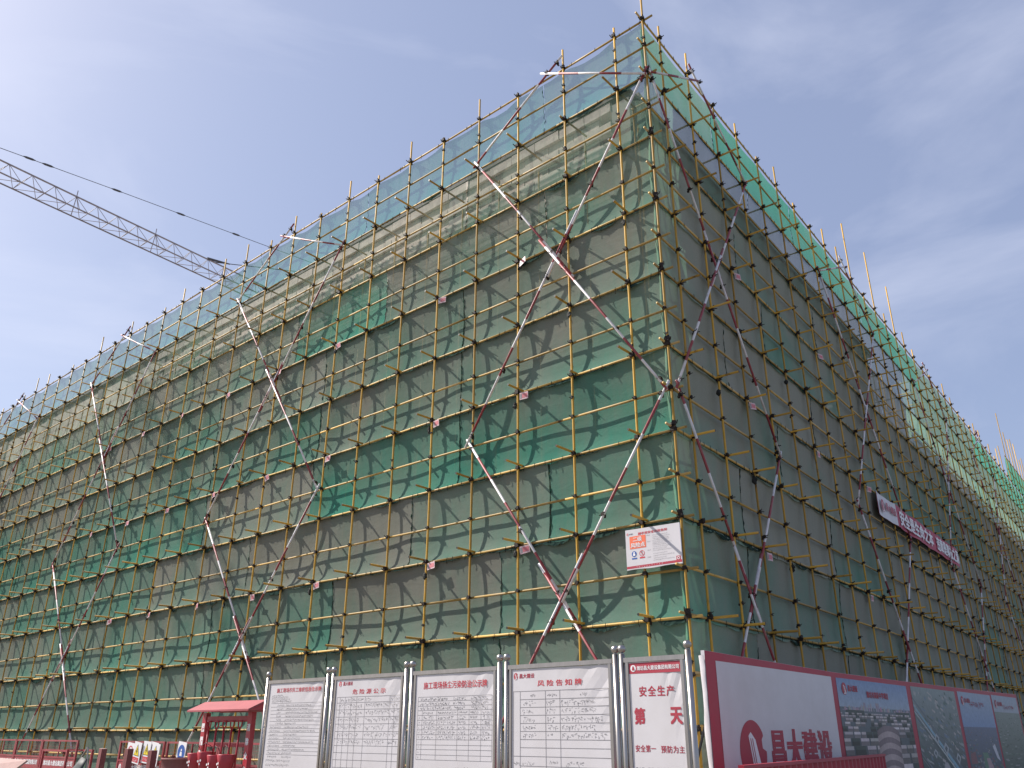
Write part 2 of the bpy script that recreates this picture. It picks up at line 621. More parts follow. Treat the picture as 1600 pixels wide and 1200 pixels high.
# ------------------------------------------------------------------ building behind the nets
SB = 1.15
bld = empty('concrete_building', (0, 0, 0))
tag(bld, 'unfinished concrete building wrapped in green scaffold netting', 'building')


def wall_box(name, face, u0, u1, n0, n1, z0, z1, m, parent=bld):
    pts = [P(face, u0, n0, z0), P(face, u1, n0, z0), P(face, u1, n1, z0), P(face, u0, n1, z0)]
    if (pts[1] - pts[0]).cross(pts[2] - pts[1]).z > 0:
        pts.reverse()
    return Geo().prism(pts, (0, 0, z1 - z0)).build(name, m, parent)


FLOORS = [0.0, 3.9, 7.5, 11.1, 14.0]
for face, ulen in (('L', 49.0), ('R', 62.0)):
    top = 16.45
    nb = int(ulen // 6)
    for c in range(nb + 1):
        u = SB + 0.05 + c * 6.0
        zt = 16.82 if (face == 'L' or u < 22) else 14.2
        wall_box('column', face, u, u + 0.55, -SB - 0.5, -SB + 0.06 - (0.02 if face == 'R' else 0), 0.0, zt, M_CONC)
        for fl in range(4):
            z0, z1 = FLOORS[fl] + 0.02, FLOORS[fl + 1] - 0.6
            if c == nb: break
            ua, ub = u + 0.56, u + 5.99
            gg_ = Geo()
            for (a0, a1, b0, b1) in ((ua, ub, z0, z0 + 0.95), (ua, ub, z1 - 0.35, z1), (ua, ua + 0.9, z0 + 0.95, z1 - 0.35), (ub - 0.9, ub, z0 + 0.95, z1 - 0.35), ((ua + ub) / 2 - 0.4, (ua + ub) / 2 + 0.4, z0 + 0.95, z1 - 0.35)):
                pts = [P(face, a0, -SB - 0.06, b0), P(face, a1, -SB - 0.06, b0), P(face, a1, -SB - 0.26, b0), P(face, a0, -SB - 0.26, b0)]
                if (pts[1] - pts[0]).cross(pts[2] - pts[1]).z > 0: pts.reverse()
                gg_.prism(pts, (0, 0, b1 - b0))
            gg_.build('wall_panel', M_INFILL, bld)
    for fl in range(1, 5):
        z = FLOORS[fl]
        wall_box('edge_beam', face, SB + 0.05, ulen, -SB - 0.4, -SB + 0.02 - (0.015 if face == 'R' else 0), z - 0.6, z + (0.004 if face == 'R' else 0), M_CONC)
# floors and roof: an L-shaped plan, two wings 17 m deep
for fl in range(1, 5):
    z = FLOORS[fl] - 0.18
    for face, u0, u1 in (('L', SB + 0.5, 49.0), ('R', SB + 17.5, 62.0)):
        wall_box('floor_slab', face, u0, u1, -SB - 17.0, -SB - 0.42, z, z + 0.16, M_CONC)
    for face, u0, u1 in (('L', SB + 17.5, 49.0), ('R', SB + 17.5, 62.0)):
        if fl < 4:
            wall_box('courtyard_wall', face, u0, u1, -SB - 17.2, -SB - 17.0, FLOORS[fl - 1] + 0.01, z - 0.01, M_INFILL)
for face, ulen in (('L', 49.0), ('R', 62.0)):  # unseen partitions and end walls, added to block bright sky behind the windows
    for fl in range(4):
        z0, z1 = FLOORS[fl] + 0.01, FLOORS[fl + 1] - 0.2
        wall_box('unseen_partition', face, SB + 4.2, ulen, -SB - 4.2, -SB - 4.0, z0, z1, M_INFILL)
        wall_box('unseen_end_wall', face, ulen - 0.3, ulen - 0.05, -SB - 3.9, -SB - 0.45, z0, z1, M_INFILL)
# top storey: courses of pale blocks on the sunlit face, capped by a concrete coping
BW, BH = 0.86, 0.30
bme = {}
blk = 0
for row in range(9):
    z0 = 14.06 + row * (BH + 0.025)
    proud = (0.0, 0.10, 0.02, 0.0, 0.13, 0.02, 0.10, 0.0, 0.09)[row]
    off = (row % 2) * BW / 2
    u = SB + 0.62 + off
    while u < 25.6:
        skip = (row in (2, 3) and int(u * 0.61) % 4 == 1)
        if not skip:
            w = BW - 0.02
            o = wall_box('block', 'L', u, u + w, -SB - 0.22, -SB + proud + random.uniform(-0.012, 0.012), z0 + random.uniform(0, 0.006), z0 + BH, M_BLOCK)
            blk += 1
        u += BW
wall_box('block_wall', 'L', 26.2, 49.0, -SB - 0.22, -SB, 14.05, 16.78, M_BLOCK)
wall_box('backing_wall', 'L', SB + 0.62, 26.1, -SB - 0.45, -SB - 0.26, 14.05, 16.78, M_INFILL)
wall_box('block_wall', 'R', SB + 0.62, 21.5, -SB - 0.24, -SB, 14.05, 16.95, M_INFILL)
wall_box('coping', 'L', SB, 49.0, -SB - 0.4, -SB + 0.11, 16.985, 17.08, M_CONC)
wall_box('coping', 'R', SB + 0.42, 22.0, -SB - 0.4, -SB + 0.10, 16.96, 17.22, M_CONC)
wall_box('coping', 'R', 22.1, 62.0, -SB - 0.4, -SB + 0.1, 14.02, 14.32, M_CONC)

# ------------------------------------------------------------------ scaffold
scf = empty('scaffold', (0, 0, 0))
tag(scf, 'tall scaffold of yellow steel poles hung with green safety nets round the building corner', 'scaffold')
RP = 0.0265


def wob(p, q, seg, amt, rnd):
    p, q = Vector(p), Vector(q)
    out = []
    for i in range(seg + 1):
        t = i / seg
        o = p.lerp(q, t)
        if 0 < i < seg:
            o += Vector((rnd.uniform(-amt, amt), rnd.uniform(-amt, amt), 0))
        out.append(o)
    return out


rnd = random.Random(4)
extra_L = {0: 0.95, 1: 0.28, 2: 0.62, 3: 0.08, 4: 0.72, 5: 0.12, 6: 0.75, 7: 0.22, 8: 0.72, 9: 0.14, 10: 0.7, 11: 0.3, 12: 0.8}
TALL_R = {12: 2.3, 14: 2.9, 17: 3.6, 19: 3.4, 21: 3.0}
for face in 'LR':
    for i, u in enumerate(UP[face]):
        if face == 'R' and i == 0:
            continue
        e = extra_L.get(i, rnd.choice((0.1, 0.25, 0.6, 0.8))) if face == 'L' else rnd.choice((0.12, 0.2, 0.45, 0.75))
        if face == 'R' and i in (11, 13, 15): e = {11: 2.6, 13: 2.75, 15: 2.45}[i]
        if face == 'R' and i >= 29: e = rnd.choice((0.3, 0.7, 1.2, 1.8)) if i < STEP else (3.2 if i == STEP else rnd.uniform(1.6, 2.6))
        lean = rnd.uniform(-0.025, 0.025)
        Geo().tube(wob(P(face, u + lean, 0, 0.0), P(face, u - lean * 0.5, 0, top_of(face, i) + e), 8, 0.008, rnd), RP, 8).build('standard', M_POLE, scf, True)
        # inner row of standards
        if 0 < i < 38:
            Geo().tube([P(face, u, -0.86, 0.0), P(face, u, -0.86, HM[8] - 0.25 + rnd.uniform(-.3, .4))], RP, 6).build('inner_standard', M_POLE, scf, True)

# ledgers: mains every 1.8 m, mid-rails half way between, a sweeping pole at the foot
rows = [(0.22, 'mid')]
for k in range(10):
    rows.append((HM[k], 'main'))
    if k < 9:
        rows.append(((HM[k] + HM[k + 1]) / 2 - (0.06 if k < 8 else -0.03), 'mid'))
rows.insert(1, (0.95, 'mid'))
ln = 0
for z, kind in rows:
    for face in 'LR':
        umax = UP[face][-1] + 0.3
        u = -0.24 if z > 1 else -0.1
        first = True
        zz = z + (0.055 if face == 'R' else 0.0)
        while u < umax - 0.1:
            L = 6.0 if not first else rnd.choice((3.0, 4.2, 5.1, 6.0))
            if face == 'R' and u > 26: L = 40
            e = min(u + L, umax)
            nn = -0.05 + rnd.uniform(-.004, .004)
            nseg = max(2, int((e - u) / 1.5))
            pts = wob(P(face, u, nn, zz), P(face, e, nn, zz), nseg, 0.004, rnd)
            sag = rnd.uniform(-0.012, 0.012)
            pts = [p + Vector((0, 0, sag * math.sin(math.pi * j / nseg) + (rnd.uniform(-.006, .006) if 0 < j < nseg else 0))) for j, p in enumerate(pts)]
            Geo().tube(pts, RP, 8).build('ledger', M_LEDG, scf, True)
            ln += 1
            u = e + 0.004
            first = False
    # the stepped-up length at the far end of the shaded face
for z in (HM[9] + 0.92, HM[9] + 1.85):
    Geo().tube([P('R', UPR[STEP] - 0.2, -0.05, z), P('R', UPR[-1] + 0.3, -0.05, z)], RP, 6).build('ledger', M_LEDG, scf, True)
for k in range(0, 8):
    for face in 'LR':
        Geo().tube([P(face, 1.0, -0.81, HM[k] + 0.02), P(face, UP[face][37 if face == 'R' else -1], -0.81, HM[k] + 0.02)], RP, 6).build('inner_ledger', M_LEDG, scf, True)
        if k < 7:
            wall_box('deck', face, 1.0, UP[face][37 if face == 'R' else -1], -0.78, -0.2, HM[k] + 0.10, HM[k] + 0.14, M_DECK, scf)  # walkway decks mostly out of sight, put in to darken the inside

# transoms: their outer ends stick out of the net
cand = []
for face in 'LR':
    for k in range(10):
        for i, u in enumerate(UP[face]):
            if i == 0 or (k == 9): continue
            if k == 0 and rnd.random() < 0.5: continue
            out = rnd.choice((0.42, 0.48, 0.5, 0.52, 0.56)) if rnd.random() < 0.96 else 0.15
            du = rnd.choice((-1, 1)) * 0.052
            a = P(face, u + du, out, HM[k] + 0.055 + rnd.uniform(0, .02))
            b = P(face, u + du + rnd.uniform(-.05, .05), -0.95, HM[k] + 0.055)
            cand.append(((a - CAM).length, a, b))
cand.sort(key=lambda q: q[0])
far = Geo()
for j, (d, a, b) in enumerate(cand):
    if j < 295:
        o = Geo().tube([a, b], RP, 8).build('transom', M_POLE, scf, True)
        o.data.materials.append(M_BLACK)  # black caps paint the dark hollow of the open pipe ends
        for pl in list(o.data.polygons)[-2:]:
            pl.material_index = 1
            pl.use_smooth = False
    else:
        far.tube([a, b], RP, 5)
tag(far.build('transom', M_POLE, scf, True), kind='stuff')


# couplers: dark iron clamps at the crossings
def coupler_mesh(seed):
    r_ = random.Random(seed)
    q = Geo()
    q.box((0, 0.0, 0.0), (0.075, 0.075, 0.062))
    q.box((r_.uniform(-.01, .01), -0.035, r_.uniform(-.01, .02)), (0.085, 0.05, 0.085), Matrix.Rotation(r_.uniform(-.4, .4), 3, 'Y'))
    for s in (-1, 1):
        q.tube([(0.055 * s, -0.02, r_.uniform(-.03, .03)), (0.055 * s + r_.uniform(-.02, .02), -0.105 + r_.uniform(-.02, .03), r_.uniform(-.04, .05))], 0.011, 5)
    q.box((r_.uniform(-.05, .05), 0.03, -0.05), (0.05, 0.05, 0.05), Matrix.Rotation(r_.uniform(-.6, .6), 3, 'Y'))
    return q.mesh('coupler', M_COUP)


CM = [coupler_mesh(s) for s in range(6)]
cps = []
for face in 'LR':
    rz = 0.0 if face == 'L' else math.pi / 2 - ANG
    for z, kind in rows:
        if z < 0.5: continue
        for i, u in enumerate(UP[face]):
            if i == 0 and face == 'R': continue
            zz = z + (0.055 if face == 'R' else 0.0)
            p = P(face, u, 0.0, zz)
            cps.append((p, rz, 1.0 if kind == 'main' else 0.78))
    for i, u in enumerate(UP[face]):                       # sleeves on the standards
        for z in (rnd.uniform(2.2, 4.2), rnd.uniform(8.2, 10), rnd.uniform(14.6, 15.6), 17.2 + rnd.uniform(-.15, .25)):
            if i or face == 'L':
                cps.append((P(face, u, 0.0, z), rz, 0.62))
        if i == 0 and face == 'L':
            for k in range(1, 9):
                cps.append((P('L', 0, 0.02, HM[k] + 0.09), rz + 0.6, 1.0))
cps.sort(key=lambda q: (q[0] - CAM).length)
farc = Geo()
for j, (p, rz, s) in enumerate(cps):
    me = CM[j % 6]
    rot = Matrix.Rotation(rz, 4, 'Z') @ Matrix.Rotation(rnd.uniform(-.25, .25), 4, 'Y')
    s *= rnd.uniform(0.9, 1.18)
    if j < 295:
        o = link('coupler', me, scf)
        o.location = p
        o.rotation_euler = rot.to_euler()
        o.scale = (s, s, s)
    else:
        b = len(farc.v)
        T = Matrix.Translation(p) @ rot @ Matrix.Scale(s, 4)
        farc.v += [tuple(T @ v.co) for v in me.vertices]
        farc.f += [tuple(b + q for q in pl.vertices) for pl in me.polygons]
tag(farc.build('coupler', M_COUP, scf), kind='stuff')

# wire ties and ragged net hems along the main ledgers
ties = Geo()
for face in 'LR':
    for k in range(10):
        u = 0.1
        while u < (UP[face][-1] if face == 'L' else 34):
            z = HM[k] + (0.055 if face == 'R' else 0)
            p = P(face, u, -0.05, z)
            q = P(face, u + rnd.uniform(-.03, .03), -0.02, z - rnd.uniform(0.04, 0.13))
            ties.tube([P(face, u, -0.015, z + 0.03), P(face, u + 0.01, -0.012, z - 0.035), q], 0.007, 3, False)
            u += rnd.choice((0.18, 0.3, 0.42, 0.5, 0.75))
tag(ties.build('tie_wire', M_WIRE, scf), kind='stuff')

# ------------------------------------------------------------------ scissor braces, red and white
def brace(face, pts_uz, n=0.055):
    """a long brace of lapped 6 m poles through (u, z) points"""
    for (a, b) in zip(pts_uz[:-1], pts_uz[1:]):
        A, B = P(face, a[0], n, a[1]), P(face, b[0], n, b[1])
        L = (B - A).length
        d = (B - A).normalized()
        side = d.cross(FACE[face][1]).normalized()
        if L < 6.2:
            parts = [(0, L)]
        else:
            m_ = L * rnd.uniform(0.44, 0.52)
            parts = [(0, m_ + 0.75), (m_ - 0.75, L)]
        for j, (s0, s1) in enumerate(parts):
            o = side * (0.026 if j else -0.026) + FACE[face][1] * (0.012 * j)
            q = Geo()
            e0, e1 = A + d * (s0 - 0.12) + o, A + d * (s1 + 0.12) + o
            off = rnd.random()
            q.tube([e0, e0.lerp(e1, 0.5) + side * rnd.uniform(-.02, .02), e1], 0.029, 8, True, 1 / 1.5)
            q.uv = [(fi, [(x, y + off) for x, y in uv]) for fi, uv in q.uv]
            q.build('brace', M_STRIPE, scf, True)
        # clamps where it crosses poles
        for t in ((0.02, 0.3, 0.48, 0.55, 0.8, 0.98) if L > 6.2 else (0.97,)):
            pos = A + d * L * t - FACE[face][1] * 0.02
            o = link('brace_clamp', CM[int(t * 50) % 6], scf)
            o.location = pos
            o.rotation_euler = (0, 0, 0.0 if face == 'L' else math.pi / 2 - ANG)
            o.scale = (0.85, 0.85, 0.85)


Z8, Z35, ZB = HM[8] + 0.05, 8.02, 0.15
for face, starts in (('L', (0, 8, 16, 24)), ('R', (0, 8, 16, 24))):
    for s in starts:
        a, b = UP[face][s], UP[face][s + 4]
        brace(face, [(a + 0.03, Z8), (b + 0.08, Z35), (a + 0.05, ZB)], 0.06)
        brace(face, [(b, Z8), (a + 0.06, Z35), (b, ZB)], 0.115)
        # short top pieces that kick back up to the top rail
        t = UP[face][s + 2]
        brace(face, [(a + 0.03, Z8 - 0.1), (t + 0.55, HM[9] + 0.08)], 0.13)
        brace(face, [(b, Z8), (t + 0.05, HM[9] + 0.25)], 0.09)

# ------------------------------------------------------------------ safety nets: sheets about 6 m long between main ledgers
nr = random.Random(23)


ROWPH = {}
lace = Geo()


def net(face, u0, u1, z0, z1, dust, tone, open_, bulge, sag=0.0, ruffle=0.06, n0=-0.072):
    nu = max(4, int((u1 - u0) / 0.22))
    nv = 12
    q = Geo()
    ph = ROWPH.setdefault((face, round(z0, 2)), [nr.uniform(0, 6.28) for _ in range(8)])
    gapL = [nr.uniform(0.0, 0.03) for _ in range(nv + 1)]
    gapR = [nr.uniform(0.0, 0.03) for _ in range(nv + 1)]
    ups = UP[face]
    for j in range(nv + 1):
        v = j / nv
        for i in range(nu + 1):
            s = i / nu
            uu = u0 + gapL[j] + (u1 - u0 - gapL[j] - gapR[j]) * s
            zlo = z0 - ruffle * (0.45 + 0.55 * math.sin(uu * 5.1 + ph[0]) * math.sin(uu * 2.3 + ph[1])) 
            near = min(abs(uu - x) for x in ups)
            zhi = z1 - sag * min(1.0, near / 0.5) * (0.7 + 0.3 * math.sin(uu * 2 + ph[2]))
            z = zlo + (zhi - zlo) * v
            vv = min(1, max(0, (z - z0) / (z1 - z0)))
            sh = max(0.0, math.sin(math.pi * min(1, vv ** 0.85))) ** 0.62
            ed = min(1.0, min(uu - u0, u1 - uu) / 0.9)
            ed = ed * ed * (3 - 2 * ed)
            dpt = (0.075 + (bulge - 0.075) * ed) * sh * (0.88 + 0.16 * math.sin(uu * 0.8 + ph[3]) + 0.07 * math.sin(uu * 2.1 + v * 1.2 + ph[4]))
            dpt += 0.0035 * math.sin(uu * 3.3 + v * 3 + ph[5]) * sh
            dpt += 0.0015 * math.sin(uu * 7.0 - v * 3 + ph[6]) * sh
            if v < 0.04: dpt -= 0.025
            q.v.append(tuple(P(face, uu, n0 - dpt, z)))
    for j in range(nv):
        for i in range(nu):
            a = j * (nu + 1) + i
            q.f.append((a, a + 1, a + nu + 2, a + nu + 1) if face == 'R' else (a + 1, a, a + nu + 1, a + nu + 2))
            s0, s1 = i / nu * (u1 - u0), (i + 1) / nu * (u1 - u0)
            uvq = [(s0, j / nv), (s1, j / nv), (s1, (j + 1) / nv), (s0, (j + 1) / nv)]
            if face == 'L':
                uvq = [uvq[1], uvq[0], uvq[3], uvq[2]]
            q.uv.append((len(q.f) - 1, uvq))
    # lacing cord that ties this sheet to the next one
    pts = []
    for j in range(nv + 1):
        p = Vector(q.v[j * (nu + 1) + nu])
        pts.append(p + FACE[face][0] * nr.uniform(-.012, .03) + FACE[face][1] * 0.012)
    for a_, b_ in zip(pts[:-1], pts[1:]):
        if nr.random() < 0.72:
            m_ = a_.lerp(b_, 0.5) + FACE[face][0] * nr.uniform(-.03, .03)
            lace.tube([a_, m_, b_], [0.004, nr.uniform(0.007, 0.016), 0.005], 3, False)
    o = q.build('safety_net', M_NET, scf, True)
    o.color = (dust, tone, open_, 1)
    return o


cnt = 0
for face in 'LR':
    umax = UP[face][-1]
    for k in range(-1, 9):
        z0 = HM[k] if k >= 0 else 0.15
        z1 = HM[k + 1] + 0.03
        u = 0.035
        first = True
        while u < umax - 1:
            L = nr.choice((3.2, 4.6, 6.0)) if first else nr.choice((4.4, 5.9, 6.0, 6.0, 7.3))
            if face == 'R' and u > 36: L = 9
            e = min(u + L, umax)
            if face == 'L':
                if k == 8: d, t, op, bl, sg = nr.uniform(0.12, 0.40), nr.uniform(.45, .6), 0.46, 0.11, 0.12
                elif k == 7: d, t, op, bl, sg = nr.uniform(0.55, 0.95), 0.45, (nr.uniform(0.46, 0.60) if 4 < u < 18 else nr.uniform(0.36, 0.48)), 0.11, 0.02
                else:
                    d = nr.choice((0.30, 0.46, 0.56, 0.64, 0.72, 0.80, 0.9))
                    t, op, bl, sg = nr.uniform(.4, .65), 0.15, (nr.uniform(0.075, 0.15) if u < 18 else nr.uniform(0.04, 0.085)), 0.0
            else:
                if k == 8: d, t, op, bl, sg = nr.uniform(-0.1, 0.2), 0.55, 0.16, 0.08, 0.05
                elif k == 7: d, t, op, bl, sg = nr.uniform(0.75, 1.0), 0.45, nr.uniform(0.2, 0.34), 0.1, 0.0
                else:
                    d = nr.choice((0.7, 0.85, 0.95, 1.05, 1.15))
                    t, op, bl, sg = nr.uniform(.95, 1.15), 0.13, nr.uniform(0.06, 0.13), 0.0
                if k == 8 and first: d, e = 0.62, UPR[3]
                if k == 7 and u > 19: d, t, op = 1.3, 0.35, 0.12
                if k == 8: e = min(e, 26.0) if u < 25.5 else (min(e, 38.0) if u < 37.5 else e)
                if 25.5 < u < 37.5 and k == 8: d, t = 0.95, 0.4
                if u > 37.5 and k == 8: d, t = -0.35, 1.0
            top = z1
            if k == 8: top = HM[9] - 0.02
            net(face, u, e, z0, top, d, t, op, bl, sg, 0.07 if k > 0 else 0.03)
            cnt += 1
            u = e + nr.uniform(-0.02, 0.018)
            first = False
net('R', UPR[STEP] + 0.03, UPR[-1], HM[9], HM[9] + 1.82, -0.2, 1.0, 0.12, 0.06)

tag(lace.build('lacing_cord', mat('lacing_cord', (0.012, 0.045, 0.032), 0.95, spec=0.0), scf), kind='stuff')
# ragged selvedges of the sheets, folded over the main ledgers
hem = Geo()
for face in 'LR':
    for k in range(0, 9):
        u = 0.05
        zz = HM[k] + (0.055 if face == 'R' else 0)
        while u < (UP[face][-1] if face == 'L' else 34):
            L = nr.uniform(0.35, 1.3)
            if nr.random() < 0.78:
                n_ = max(3, int(L / 0.07))
                dp = nr.uniform(0.02, 0.05) if nr.random() < 0.8 else nr.uniform(0.06, 0.13)
                b0 = len(hem.v)
                for j in range(n_ + 1):
                    t_ = j / n_
                    w_ = dp * (math.sin(math.pi * t_) ** 0.6 if 0 < t_ < 1 else 0) * nr.uniform(0.7, 1.2) + 0.004
                    hem.v.append(tuple(P(face, u + L * t_, -0.062, zz - 0.012)))
                    hem.v.append(tuple(P(face, u + L * t_, -0.04 + nr.uniform(-.012, .012), zz - 0.028 - w_)))
                for j in range(n_):
                    a_ = b0 + 2 * j
                    hem.f.append((a_, a_ + 1, a_ + 3, a_ + 2))
            u += L
tag(hem.build('net_selvedge', mat('net_selvedge', (0.028, 0.05, 0.042), 0.95, 0, 0.5, 9, spec=0.0), scf), kind='stuff')

# rags and bundled net ends knotted under some joints
kr = random.Random(77)
for face, k, i in (('L', 6, 3), ('L', 6, 8), ('L', 4, 3), ('L', 4, 5), ('L', 4, 8), ('L', 4, 12), ('L', 2, 3), ('L', 2, 5), ('L', 2, 8), ('L', 2, 11), ('L', 2, 14), ('L', 6, 1), ('L', 5, 2), ('R', 4, 2), ('R', 2, 4), ('R', 5, 5), ('R', 3, 3)):
    q = Geo().sphere((0, 0, 0), 0.055, 8, 6, kr.uniform(.7, 1.2), 0.6, kr.uniform(1.2, 2.2))
    q.v = [(x + kr.uniform(-.02, .02), y + kr.uniform(-.015, .015), z + kr.uniform(-.02, .02)) for x, y, z in q.v]
    o = q.build('rag', M_WIRE, scf)
    o.location = P(face, UP[face][i] + kr.uniform(-.12, .12), 0.02, HM[k] - kr.uniform(0.16, 0.34))

# ------------------------------------------------------------------ small tags clipped to the scaffold
tagm = Geo()
tagm.box((0.11, 0, 0), (0.24, 0.006, 0.17))
TAGM = tagm.mesh('tag', M_TAG)
tm2 = Geo(); rect(tm2, 0.06, 0.21, -0.05, 0.05, -0.005)
TAGM2 = tm2.mesh('tag_band', mat('faded_red', (0.55, 0.16, 0.18), 0.5))
tm3 = Geo(); rect(tm3, 0.0, 0.05, -0.06, 0.06, -0.005)
TAGM3 = tm3.mesh('tag_mark', M_INK)
ORD = ['nearest', 'second', 'third', 'fourth', 'fifth', 'sixth', 'seventh', 'eighth', 'ninth']
tags = {('L', 6): [3, 5, 8, 10, 12, 14, 16, 18], ('L', 4): [3, 5, 8, 10, 12, 14, 16, 18], ('L', 2): [3, 5, 8, 10, 12, 14, 16], ('R', 6): [3, 7], ('R', 4): [3, 6, 9], ('R', 2): [3, 8]}
ROWW = {6: 'upper', 4: 'middle', 2: 'lower'}
for (face, k), lst in tags.items():
    for j, i in enumerate(lst):
        t = empty('warning_tag', P(face, UP[face][i] - (0.32 if face == 'L' else -0.05), 0.035, HM[k] - 0.16))
        t.location = P(face, UP[face][i] - 0.10, 0.05, HM[k] - 0.13) if face == 'L' else P(face, UP[face][i] + 0.06, 0.05, HM[k] - 0.13)
        t.rotation_euler = (rnd.uniform(-.15, .15), rnd.uniform(-.22, .05), (0.0 if face == 'L' else math.pi / 2 - ANG) + rnd.uniform(-.3, .3))
        for nm, me in (('plate', TAGM), ('red_band', TAGM2), ('mark', TAGM3)):
            link(nm, me, t)
        side = 'sunlit' if face == 'L' else 'shaded'
        tag(t, f"{ORD[j]} small pink tag from the corner, {ROWW[k]} row on {side} scaffold face", 'tag', 'small pink tags clipped to the scaffold')

# ------------------------------------------------------------------ risk notice hung beside the corner
s = empty('risk_notice', (-1.2, -0.085, 4.485))
tag(s, 'white risk notice with orange square tied to the scaffold corner', 'sign')
g = Geo()
nx = 10
for iy, yy in enumerate((0.0, 0.012)):
    for j in range(nx + 1):
        x = 1.205 * j / nx
        y = yy - (0.014 if iy == 0 else 0.0)
        g.v += [(x, y, 0.0 + 0.008 * math.sin(j)), (x, y, 0.775 - 0.02 * j / nx)]
for j in range(nx):
    a = 2 * j
    g.f.append((a, a + 2, a + 3, a + 1))
    b = 2 * (nx + 1) + a
    g.f.append((b + 2, b, b + 1, b + 3))
    g.f.append((a + 2, a, b, b + 2)); g.f.append((a + 1, a + 3, b + 3, b + 1))
g.f.append((0, 1, 2 * (nx + 1) + 1, 2 * (nx + 1))); m_ = 2 * nx; g.f.append((m_ + 1, m_, 2 * (nx + 1) + m_, 2 * (nx + 1) + m_ + 1))
g.build('sheet', M_PVC, s)
YS = -0.0165
text('脚手架安全风险告知', 0.29, 0.93, 0.645, 0.695, YS, M_RED, s, 0.02)
logo(s, 0.05, 0.685, 0.025, YS, M_RED, M_WHITE)
text('昌大建设', 0.085, 0.17, 0.67, 0.70, YS, M_INK, s, 0.01)
g = Geo(); rect(g, 0.09, 0.455, 0.395, 0.635, YS); g.build('orange_square', M_ORANGE, s)
text('二级', 0.17, 0.37, 0.53, 0.615, YS - 0.003, M_WHITE, s, 0.018)
text('风险点', 0.115, 0.43, 0.415, 0.505, YS - 0.003, M_WHITE, s, 0.02)
g = Geo(); disc(g, 0.18, 0.295, 0.055, YS); g.build('blue_disc', M_BLUE, s)
g = Geo(); disc(g, 0.18, 0.315, 0.018, YS - 0.003, 16); rect(g, 0.155, 0.205, 0.26, 0.298, YS - 0.003); g.build('disc_figure', M_WHITE, s)
g = Geo(); ring(g, 0.355, 0.29, 0.047, 0.057, YS, 32); g.poly([(0.318, YS - .002, 0.325), (0.326, YS - .002, 0.331), (0.394, YS - .002, 0.256), (0.386, YS - .002, 0.250)][::-1]); g.build('prohibition_ring', M_RED, s)
g = Geo(); rect(g, 0.348, 0.362, 0.262, 0.305, YS + 0.001); disc(g, 0.355, 0.317, 0.011, YS + 0.001, 12); g.build('ring_figure', M_BLACK, s)
g = Geo(); rect(g, 0.125, 0.24, 0.195, 0.222, YS); g.build('blue_plate', M_BLUE, s)
g = Geo(); rect(g, 0.30, 0.415, 0.195, 0.222, YS); g.build('red_plate', M_RED, s)
g = Geo(); rect(g, 0.0, 1.205, 0.025, 0.07, YS + 0.001); rect(g, 1.09, 1.18, 0.03, 0.145, YS); g.build('crimson_band', M_DRED, s)
g = Geo(); ring(g, 1.135, 0.105, 0.016, 0.028, YS - 0.003, 20); g.build('corner_mark', M_WHITE, s)
g = Geo()
r5 = random.Random(5)
for zz in (0.60, 0.565, 0.53, 0.50, 0.47, 0.44, 0.41, 0.375, 0.34, 0.305, 0.25, 0.21, 0.165, 0.13):
    scribble(g, 0.60, 1.07 - r5.uniform(0, 0.2), zz, 0.014, YS, r5, 1.0, 0.0022)
for zz in (0.61, 0.49, 0.33, 0.2):
    scribble(g, 0.475, 0.56, zz, 0.016, YS, r5, 1.0, 0.003)
tag(g.build('small_print', M_INK, s), kind='stuff')
g = Geo()
for j in range(11):
    scribble(g, 0.22 + j * 0.055, 0.25 + j * 0.055, 0.047, 0.022, YS, r5, 1.0, 0.003)
g.build('band_print', M_WHITE, s)

# ------------------------------------------------------------------ long red banner on the shaded face
s = empty('slogan_banner', P('R', 14.05, 0.075, 8.18), math.pi / 2 - ANG)
tag(s, 'long red slogan banner with white left end on the shaded scaffold face', 'banner')
BL, BHt = 11.7, 0.78
g = Geo()
nx = 40
for yy in (0.0, 0.01):
    for j in range(nx + 1):
        x = BL * j / nx
        w = 0.02 * math.sin(x * 2.1) + 0.012 * math.sin(x * 5.0)
        sg = -0.03 * math.sin(math.pi * ((x % 2.5) / 2.5))
        g.v += [(x, yy + w, sg * 0.5), (x, yy + w, BHt + sg)]
n2 = 2 * (nx + 1)
for j in range(nx):
    a, b = 2 * j, n2 + 2 * j
    g.f += [(a, a + 2, a + 3, a + 1), (b + 2, b, b + 1, b + 3), (a + 2, a, b, b + 2), (a + 1, a + 3, b + 3, b + 1)]
g.f += [(0, 1, n2 + 1, n2), (2 * nx + 1, 2 * nx, n2 + 2 * nx, n2 + 2 * nx + 1)]
ban = g.build('red_cloth', mat('banner_red', (0.42, 0.03, 0.075), 0.55, 0, 0.12, 2.0), s)
g = Geo()
for j in range(8):
    x0, x1 = 2.1 * j / 8, 2.1 * (j + 1) / 8
    f_ = lambda x: 0.02 * math.sin(x * 2.1) + 0.012 * math.sin(x * 5.0) - 0.008
    h_ = lambda x: -0.03 * math.sin(math.pi * ((x % 2.5) / 2.5))
    g.poly([(x0, f_(x0), h_(x0) * .5 + .004), (x1, f_(x1), h_(x1) * .5 + .004), (x1, f_(x1), BHt + h_(x1) - .004), (x0, f_(x0), BHt + h_(x0) - .004)])
g.build('white_end', M_PVC, s)
logo(s, 0.42, 0.36, 0.22, -0.045, M_DRED, M_WHITE)
text('昌大建设', 0.80, 2.0, 0.29, 0.55, -0.045, M_DRED, s, 0.03)
text('安全是生命之本', 2.45, 7.1, 0.10, 0.64, -0.045, M_WHITE, s, 0.03)
text('违章是事故之源', 7.7, 11.5, 0.10, 0.64, -0.045, M_WHITE, s, 0.03)


